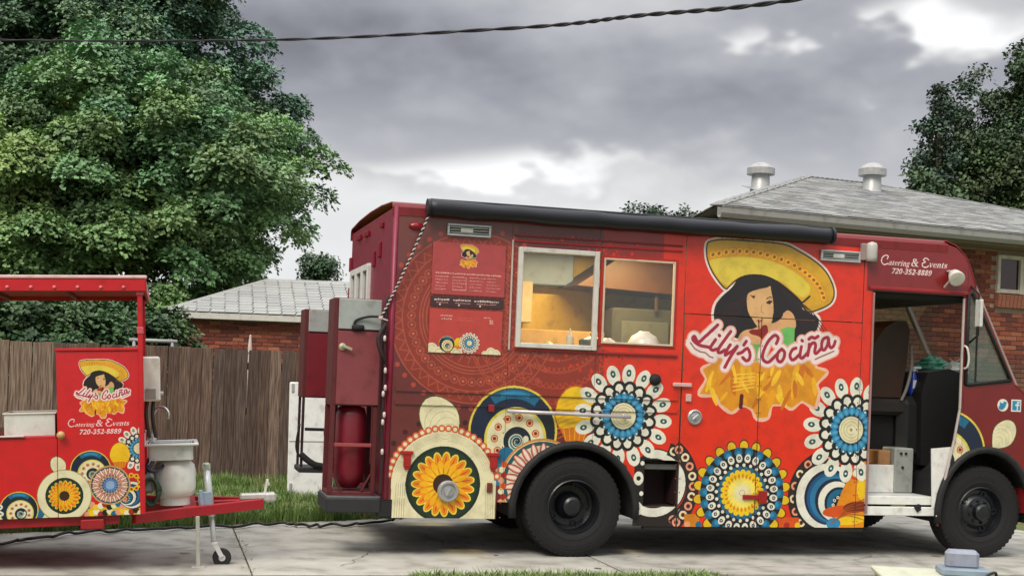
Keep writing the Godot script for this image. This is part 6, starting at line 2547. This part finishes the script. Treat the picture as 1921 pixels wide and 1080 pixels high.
	bar(st, Vector3(0.35, -0.005, -0.36), Vector3(0.35, -0.005, -1.16), 0.1, 0.02)
	done(st, "drawbar", speckled(166, 18, 34, 0.42), t)
	st = mesh()
	box(st, Vector3(-0.33, -0.06, -0.03), Vector3(0.16, 0.07, 0.06), 0.006)
	done(st, "step_bracket", speckled(150, 20, 28, 0.45), t)
	var cp := Node3D.new()
	cp.name = "coupler"
	t.add_child(cp)
	st = mesh()
	box(st, Vector3(0.86, 0.02, -0.76), Vector3(0.24, 0.05, 0.09), 0.012)
	box(st, Vector3(0.97, 0.01, -0.76), Vector3(0.10, 0.075, 0.11), 0.02)
	done(st, "socket", speckled(190, 188, 184, 0.4, 0.2), cp)
	st = mesh()
	bar(st, Vector3(0.93, 0.03, -0.75), Vector3(0.955, 0.15, -0.75), 0.035, 0.02)
	bar(st, Vector3(0.955, 0.15, -0.75), Vector3(0.965, 0.10, -0.75), 0.03, 0.016)
	done(st, "lever", speckled(206, 206, 200, 0.4), cp)
	# jack with its wheel
	var jk := Node3D.new()
	jk.name = "jack"
	t.add_child(jk)
	jk.position = Vector3(0.50, 0.045, -0.50)
	jk.rotation.z = deg_to_rad(5.0)
	st = mesh(true)
	tube(st, [Vector3(0, 0.22, 0), Vector3(0, -0.14, 0)], 0.028, 12)
	tube(st, [Vector3(0, -0.14, 0), Vector3(0, -0.35, 0)], 0.020, 12)
	done(st, "tube", speckled(206, 212, 212, 0.3, 0.3), jk)
	st = mesh()
	box(st, Vector3(0, 0.24, 0), Vector3(0.06, 0.06, 0.06), 0.012)
	bar(st, Vector3(0, 0.25, 0), Vector3(-0.02, 0.27, 0.07), 0.014, 0.014)
	done(st, "crank", speckled(172, 184, 168, 0.35), jk)
	st = mesh()
	box(st, Vector3(-0.035, -0.01, 0.03), Vector3(0.10, 0.13, 0.03), 0.006)
	box(st, Vector3(-0.06, 0.0, 0.05), Vector3(0.03, 0.15, 0.02), 0.004)
	done(st, "clamp", speckled(150, 168, 188, 0.35, 0.2), jk)
	st = mesh()
	for z in [-0.04, 0.04]:
		bar(st, Vector3(0.0, -0.345, z), Vector3(0.045, -0.455, z), 0.012, 0.035)
	box(st, Vector3(0, -0.345, 0), Vector3(0.05, 0.02, 0.095), 0.004)
	done(st, "fork", speckled(196, 196, 194, 0.35), jk)
	st = mesh()
	lathe(st, [Vector2(0.03, -0.03), Vector2(0.064, -0.03), Vector2(0.070, -0.02), Vector2(0.070, 0.02), Vector2(0.064, 0.03), Vector2(0.03, 0.03), Vector2(0.0, 0.026)], zdisc(), Vector3(0.045, -0.462, 0), 28)
	lathe(st, [Vector2(0.0, -0.026), Vector2(0.03, -0.03)], zdisc(), Vector3(0.045, -0.462, 0), 28)
	done(st, "jack_wheel", mat(24, 24, 26, 0.7), jk)
	st = mesh()
	lathe(st, [Vector2(0.026, 0.03), Vector2(0.024, 0.036), Vector2(0.0, 0.038)], zdisc(), Vector3(0.045, -0.462, 0), 16)
	done(st, "hub", speckled(190, 190, 186, 0.4), jk)
	st = mesh()
	box(st, Vector3(0.405, -0.26, -0.33), Vector3(0.03, 0.38, 0.03), 0.004)
	box(st, Vector3(0.405, -0.448, -0.33), Vector3(0.10, 0.012, 0.10), 0.003)
	done(st, "drop_leg", speckled(168, 168, 158, 0.5), t)
	# sink, tap, water heater
	var z0 := -0.4
	var sk := Node3D.new()
	sk.name = "sink"
	sk.position.y = -0.03
	t.add_child(sk)
	st = mesh()
	for q in [[0.22, 0.50, 0.0, 0.40, 0.018, 0.03], [0.22, 0.50, -0.46, 0.40, 0.018, 0.03]]:
		box(st, Vector3(q[0], q[1], z0 + 0.1 + q[2]), Vector3(q[3], q[4], q[5]), 0.004)
	box(st, Vector3(0.035, 0.50, z0 - 0.13), Vector3(0.03, 0.0175, 0.43), 0.004)
	box(st, Vector3(0.405, 0.50, z0 - 0.13), Vector3(0.03, 0.0175, 0.43), 0.004)
	box(st, Vector3(0.03, 0.53, z0 - 0.13), Vector3(0.012, 0.08, 0.48), 0.003)
	done(st, "rim", speckled(208, 212, 210, 0.35, 0.2), sk)
	st = mesh()
	for q in [[0.22, z0 + 0.075, 0.30, 0.008], [0.22, z0 - 0.335, 0.30, 0.008], [0.065, z0 - 0.13, 0.008, 0.41], [0.375, z0 - 0.13, 0.008, 0.41]]:
		box(st, Vector3(q[0], 0.44, q[1]), Vector3(q[2], 0.115, q[3]), 0.003)
	box(st, Vector3(0.22, 0.385, z0 - 0.13), Vector3(0.31, 0.008, 0.41), 0.003)
	done(st, "basin", speckled(202, 206, 204, 0.35, 0.2), sk)
	st = mesh()
	for z in [z0 + 0.07, z0 - 0.33]:
		bar(st, Vector3(0.07, 0.385, z), Vector3(0.0, 0.22, z), 0.025, 0.012)
	done(st, "bracket", steel, sk)
	st = mesh(true)
	tube(st, curve([Vector3(0.09, 0.51, z0 - 0.3), Vector3(0.09, 0.68, z0 - 0.3), Vector3(0.12, 0.755, z0 - 0.28), Vector3(0.17, 0.765, z0 - 0.24), Vector3(0.205, 0.73, z0 - 0.2), Vector3(0.205, 0.68, z0 - 0.2)]), 0.011, 10)
	lathe(st, [Vector2(0.03, 0.505), Vector2(0.028, 0.54), Vector2(0.014, 0.56), Vector2(0.0, 0.56)], Basis(), Vector3(0.09, 0, z0 - 0.3), 14)
	tube(st, [Vector3(0.07, 0.55, z0 - 0.3), Vector3(0.03, 0.59, z0 - 0.26)], 0.008, 8)
	done(st, "tap", speckled(204, 204, 200, 0.2, 0.5), sk)
	var wh := Node3D.new()
	wh.name = "water_heater"
	t.add_child(wh)
	st = mesh()
	box(st, Vector3(0.085, 0.96, z0 - 0.05), Vector3(0.13, 0.33, 0.30), 0.012)
	done(st, "case", speckled(232, 232, 224, 0.4), wh)
	st = mesh()
	box(st, Vector3(0.08, 0.85, z0 + 0.103), Vector3(0.075, 0.075, 0.008), 0.003)
	done(st, "grille", speckled(160, 158, 148, 0.5), wh)
	st = mesh(true)
	lathe(st, [Vector2(0.014, 0.0), Vector2(0.014, 0.02), Vector2(0.0, 0.022)], Basis(Vector3.BACK, -PI / 2), Vector3(0.15, 0.85, z0), 12)
	done(st, "valve", speckled(190, 190, 184, 0.4), wh)
	st = mesh(true)
	for q in [[0.055, 0.0], [0.10, -0.04]]:
		tube(st, curve([Vector3(q[0], 0.80, z0 + q[1]), Vector3(q[0] - 0.01, 0.68, z0 + q[1] + 0.01), Vector3(q[0] + 0.01, 0.52, z0 + q[1] - 0.05)]), 0.014, 8)
	done(st, "hose", mat(62, 58, 52, 0.6), wh)
	st = mesh()
	box(st, Vector3(0.012, 0.78, z0 - 0.2), Vector3(0.022, 0.7, 0.05), 0.004)
	done(st, "mounting_post", speckled(96, 84, 74, 0.6), t)
	# clutter of hoses under the sink
	st = mesh(true)
	for k in 4:
		var p := []
		for i in 20:
			var a := TAU * i / 19.0
			p.append(Vector3(0.07 + cos(a) * (0.05 + k * 0.006), 0.13 + sin(a) * (0.10 - k * 0.008), z0 + 0.14 - k * 0.03))
		tube(st, p, 0.013, 8)
	done(st, "hose_coil", mat(44, 66, 48, 0.6), t)
	st = mesh(true)
	tube(st, curve([Vector3(0.06, 0.36, z0), Vector3(0.05, 0.30, z0 + 0.1), Vector3(0.10, 0.28, z0 + 0.12), Vector3(0.16, 0.31, z0 + 0.02)]), 0.014, 8)
	tube(st, curve([Vector3(0.09, 0.37, z0), Vector3(0.08, 0.33, z0 + 0.08), Vector3(0.03, 0.27, z0 + 0.1)]), 0.014, 8)
	done(st, "hose", mat(40, 40, 62, 0.5), t)
	st = mesh()
	box(st, Vector3(0.05, 0.19, z0 + 0.02), Vector3(0.09, 0.15, 0.16), 0.03)
	done(st, "regulator", speckled(160, 170, 168, 0.4), t)
	# trailer wheel, mostly out of the picture
	for z in [0.05, -1.6]:
		var w := Node3D.new()
		w.name = "wheel" if z > 0 else "wheel_001"
		t.add_child(w)
		w.position = Vector3(-2.15, -0.18, z - 0.0)
		st = mesh()
		lathe(st, [Vector2(0.16, -0.08), Vector2(0.24, -0.09), Vector2(0.29, -0.075), Vector2(0.30, -0.05), Vector2(0.30, 0.05), Vector2(0.29, 0.075), Vector2(0.24, 0.09), Vector2(0.16, 0.08)], zdisc(), Vector3.ZERO, 32)
		done(st, "tyre", mat(30, 30, 32, 0.8), w)
		st = mesh()
		lathe(st, [Vector2(0.165, 0.08), Vector2(0.15, 0.04), Vector2(0.06, 0.05), Vector2(0.0, 0.07)], zdisc(), Vector3.ZERO, 24)
		done(st, "rim", speckled(180, 180, 178, 0.4), w)


func add_yard_things() -> void:
	# gas bottle on the drawbar
	var o := thing("propane_tank", "round white propane tank standing on the trailer's red drawbar under the sink", "gas tank")
	o.position = on_trailer(0.245, 0.008, -0.50)
	o.basis = trailer_basis()
	var paint := speckled(232, 232, 226, 0.3)
	var st := mesh(true)
	lathe(st, [Vector2(0.0, 0.045), Vector2(0.10, 0.045), Vector2(0.142, 0.075), Vector2(0.155, 0.12), Vector2(0.155, 0.255), Vector2(0.145, 0.30), Vector2(0.11, 0.335), Vector2(0.05, 0.345), Vector2(0.0, 0.345)], Basis(), Vector3.ZERO, 36)
	done(st, "tank_body", paint, o)
	st = mesh()
	lathe(st, [Vector2(0.108, 0.0), Vector2(0.112, 0.0), Vector2(0.112, 0.055), Vector2(0.108, 0.055)], Basis(), Vector3.ZERO, 28)
	done(st, "foot_ring", paint, o)
	st = mesh()
	for i in 20:
		var a0 := -2.4 + 4.8 * i / 20.0
		var a1 := -2.4 + 4.8 * (i + 1) / 20.0
		var h := 0.375 if i % 10 > 2 and i % 10 < 7 else 0.365
		for r in [0.085, 0.088]:
			var p := Vector3(cos(a0) * r, 0.32, sin(a0) * r)
			var q := Vector3(cos(a1) * r, 0.32, sin(a1) * r)
			toward4(st, (p + q) * (1.0 if r > 0.086 else -1.0) * Vector3(1, 0, 1), p, q, Vector3(q.x, h, q.z), Vector3(p.x, h, p.z))
	done(st, "collar", paint, o)
	st = mesh(true)
	lathe(st, [Vector2(0.02, 0.335), Vector2(0.02, 0.36), Vector2(0.012, 0.362), Vector2(0.012, 0.37)], Basis(), Vector3.ZERO, 12)
	tube(st, curve([Vector3(0, 0.355, 0), Vector3(-0.08, 0.35, 0.05), Vector3(-0.15, 0.29, 0.12), Vector3(-0.17, 0.20, 0.16)]), 0.008, 6)
	done(st, "valve", speckled(150, 140, 110, 0.4), o)
	# pans on the counter
	for p in [[-0.745, 0.573, -0.30, 0.34, 0.16, 0.45, "rectangular steel food pan on the trailer counter beside the tall red end box"], [-1.12, 0.573, -0.30, 0.24, 0.10, 0.36, "shallow steel food pan on the trailer counter at the picture's edge"]]:
		o = thing("food_pan", p[6], "pan", "pans on the trailer counter")
		o.position = on_trailer(p[0], p[1], p[2])
		o.basis = trailer_basis()
		st = mesh()
		var w: float = p[3]
		var h: float = p[4]
		var d: float = p[5]
		for s in [-1, 1]:
			box(st, Vector3(0, h * 0.5, s * (d * 0.5 - 0.004)), Vector3(w, h, 0.008), 0.003)
			box(st, Vector3(s * (w * 0.5 - 0.004), h * 0.5, 0), Vector3(0.0078, h, d - 0.018), 0.003)
		box(st, Vector3(0, 0.004, 0), Vector3(w - 0.02, 0.008, d - 0.02), 0.002)
		done(st, "pan_body", speckled(216, 216, 210, 0.35, 0.2), o)
		st = mesh()
		for s in [-1, 1]:
			box(st, Vector3(0, h, s * (d * 0.5)), Vector3(w + 0.02, 0.01, 0.02), 0.003)
			box(st, Vector3(s * (w * 0.5), h, 0), Vector3(0.02, 0.0098, d - 0.022), 0.003)
		done(st, "rim", speckled(222, 222, 216, 0.3, 0.2), o)
		st = mesh()
		box(st, Vector3(0, h - 0.02, 0), Vector3(w - 0.02, 0.01, d - 0.02), 0.003)
		done(st, "contents", speckled(150, 130, 104, 0.8), o)
	# supply cable over the drive
	o = thing("extension_cord", "black wavy extension cord along the driveway's back edge to the truck", "cord")
	var keys := [Vector3(-4.05, 0.02, -9.6), Vector3(-3.99, 0.02, -10.59), Vector3(-3.86, 0.02, -10.95), Vector3(-3.64, 0.02, -11.42), Vector3(-3.25, 0.02, -11.76), Vector3(-2.83, 0.02, -12.06), Vector3(-2.24, 0.02, -12.55), Vector3(-1.95, 0.02, -12.62), Vector3(-1.73, 0.02, -12.58), Vector3(-1.40, 0.02, -12.85), Vector3(-1.1, 0.03, -13.2), Vector3(-0.95, 0.16, -12.7), Vector3(-0.95, 0.40, -12.4)]
	var pts := curve(keys, 16)
	for i in pts.size():
		var ph := i * 0.62
		pts[i] += Vector3(0.02 * sin(ph * 0.6), 0.006 + 0.006 * sin(ph), 0.06 * cos(ph * 1.25) + 0.02 * sin(ph * 0.37))
	st = mesh(true)
	tube(st, pts, 0.013, 8)
	done(st, "cable", mat(30, 28, 30, 0.6), o)
	st = mesh()
	box(st, pts[pts.size() - 1], Vector3(0.05, 0.08, 0.05), 0.012)
	done(st, "plug", mat(26, 26, 28, 0.6), o)
	# service cable overhead
	o = thing("overhead_cable", "dark twisted overhead service cable sagging across the sky", "cable")
	var far := [Vector3(-16.0, 7.6, -25.5), Vector3(-11.5, 6.55, -21.5), Vector3(-6.66, 5.53, -17.0), Vector3(-2.70, 4.81, -13.5), Vector3(-0.08, 4.13, -10.0), Vector3(0.76, 3.91, -8.7), Vector3(1.53, 3.71, -7.5), Vector3(2.6, 3.52, -5.6), Vector3(4.6, 3.3, -1.6), Vector3(8.5, 3.4, 6.0)]
	var line := curve(far, 40)
	for k in 2:
		var p := []
		for i in line.size():
			var a := i * 0.55 + PI * k
			p.append(line[i] + Vector3(0.005 * sin(a), 0.006 * cos(a), 0.005 * cos(a)))
		st = mesh(true)
		tube(st, p, 0.0085, 6)
		done(st, "strand", mat(34, 34, 40, 0.7), o)
	# white panel against the fence
	o = thing("white_panel", "weathered white door panel leaning by the fence behind the truck's rear rack", "panel")
	o.position = Vector3(-2.24, -0.03, -15.35)
	o.rotation = Vector3(-0.09, 0.1, 0.02)
	st = mesh()
	box(st, Vector3(0, 0.685, 0), Vector3(0.52, 1.37, 0.05), 0.012)
	done(st, "leaf", speckled(222, 224, 222, 0.5), o)
	st = mesh()
	box(st, Vector3(0, 0.683, 0.024), Vector3(0.50, 0.014, 0.01), 0.003)
	box(st, Vector3(-0.22, 0.1, 0.03), Vector3(0.03, 0.2, 0.012), 0.004)
	box(st, Vector3(-0.22, 1.3, 0.03), Vector3(0.03, 0.1, 0.012), 0.004)
	done(st, "hinge_strip", speckled(150, 150, 148, 0.5), o)
	# pipe rail and stake behind the fence
	o = thing("pipe_rail", "short grey pipe rail showing just over the fence beside the garage wall", "rail")
	o.position = Vector3(-4.95, -0.03, -17.3)
	st = mesh(true)
	tube(st, [Vector3(0.0, 1.80, 0), Vector3(0.62, 1.80, 0)], 0.025, 10)
	done(st, "pipe", speckled(150, 150, 150, 0.5), o)
	for x in [0.06, 0.56]:
		st = mesh(true)
		tube(st, [Vector3(x, 0.0, 0), Vector3(x, 1.80, 0)], 0.022, 10)
		done(st, "leg", speckled(150, 150, 150, 0.5), o)
	o = thing("marker_stake", "thin white stake standing in front of the garage wall behind the fence", "stake")
	o.position = Vector3(-3.36, -0.03, -17.2)
	st = mesh()
	lathe(st, [Vector2(0.03, 0.0), Vector2(0.028, 1.74), Vector2(0.012, 1.92), Vector2(0.0, 1.93)], Basis(), Vector3.ZERO, 10)
	done(st, "shaft", speckled(204, 192, 180, 0.6), o)
	st = mesh()
	box(st, Vector3(0, 1.70, 0), Vector3(0.07, 0.03, 0.07), 0.006)
	done(st, "collar", speckled(186, 176, 166, 0.6), o)
	# pale box at the lower right
	o = thing("utility_box", "pale cream box with a grey-blue plastic handle block, in front of the truck's front wheel", "box")
	o.position = Vector3(2.66, -0.12, -8.3)
	o.rotation.y = -0.12
	st = mesh()
	box(st, Vector3(0, 0.285, 0), Vector3(0.56, 0.40, 0.52), 0.02)
	done(st, "box_body", speckled(186, 186, 164, 0.5), o)
	st = mesh()
	box(st, Vector3(0, 0.495, 0), Vector3(0.60, 0.03, 0.56), 0.012)
	done(st, "lid", speckled(198, 202, 182, 0.45), o)
	st = mesh()
	box(st, Vector3(0.235, 0.532, -0.08), Vector3(0.30, 0.05, 0.22), 0.018)
	done(st, "base_flange", speckled(126, 142, 156, 0.45), o)
	st = mesh()
	box(st, Vector3(0.225, 0.605, -0.08), Vector3(0.20, 0.12, 0.10), 0.022)
	done(st, "handle_block", speckled(140, 146, 162, 0.45), o)
	st = mesh(true)
	tube(st, curve([Vector3(0.29, 0.44, 0.27), Vector3(0.30, 0.54, 0.24), Vector3(0.36, 0.565, 0.18), Vector3(0.385, 0.54, 0.14), Vector3(0.395, 0.42, 0.1)]), 0.009, 8)
	done(st, "wire_handle", mat(28, 30, 30, 0.5), o)
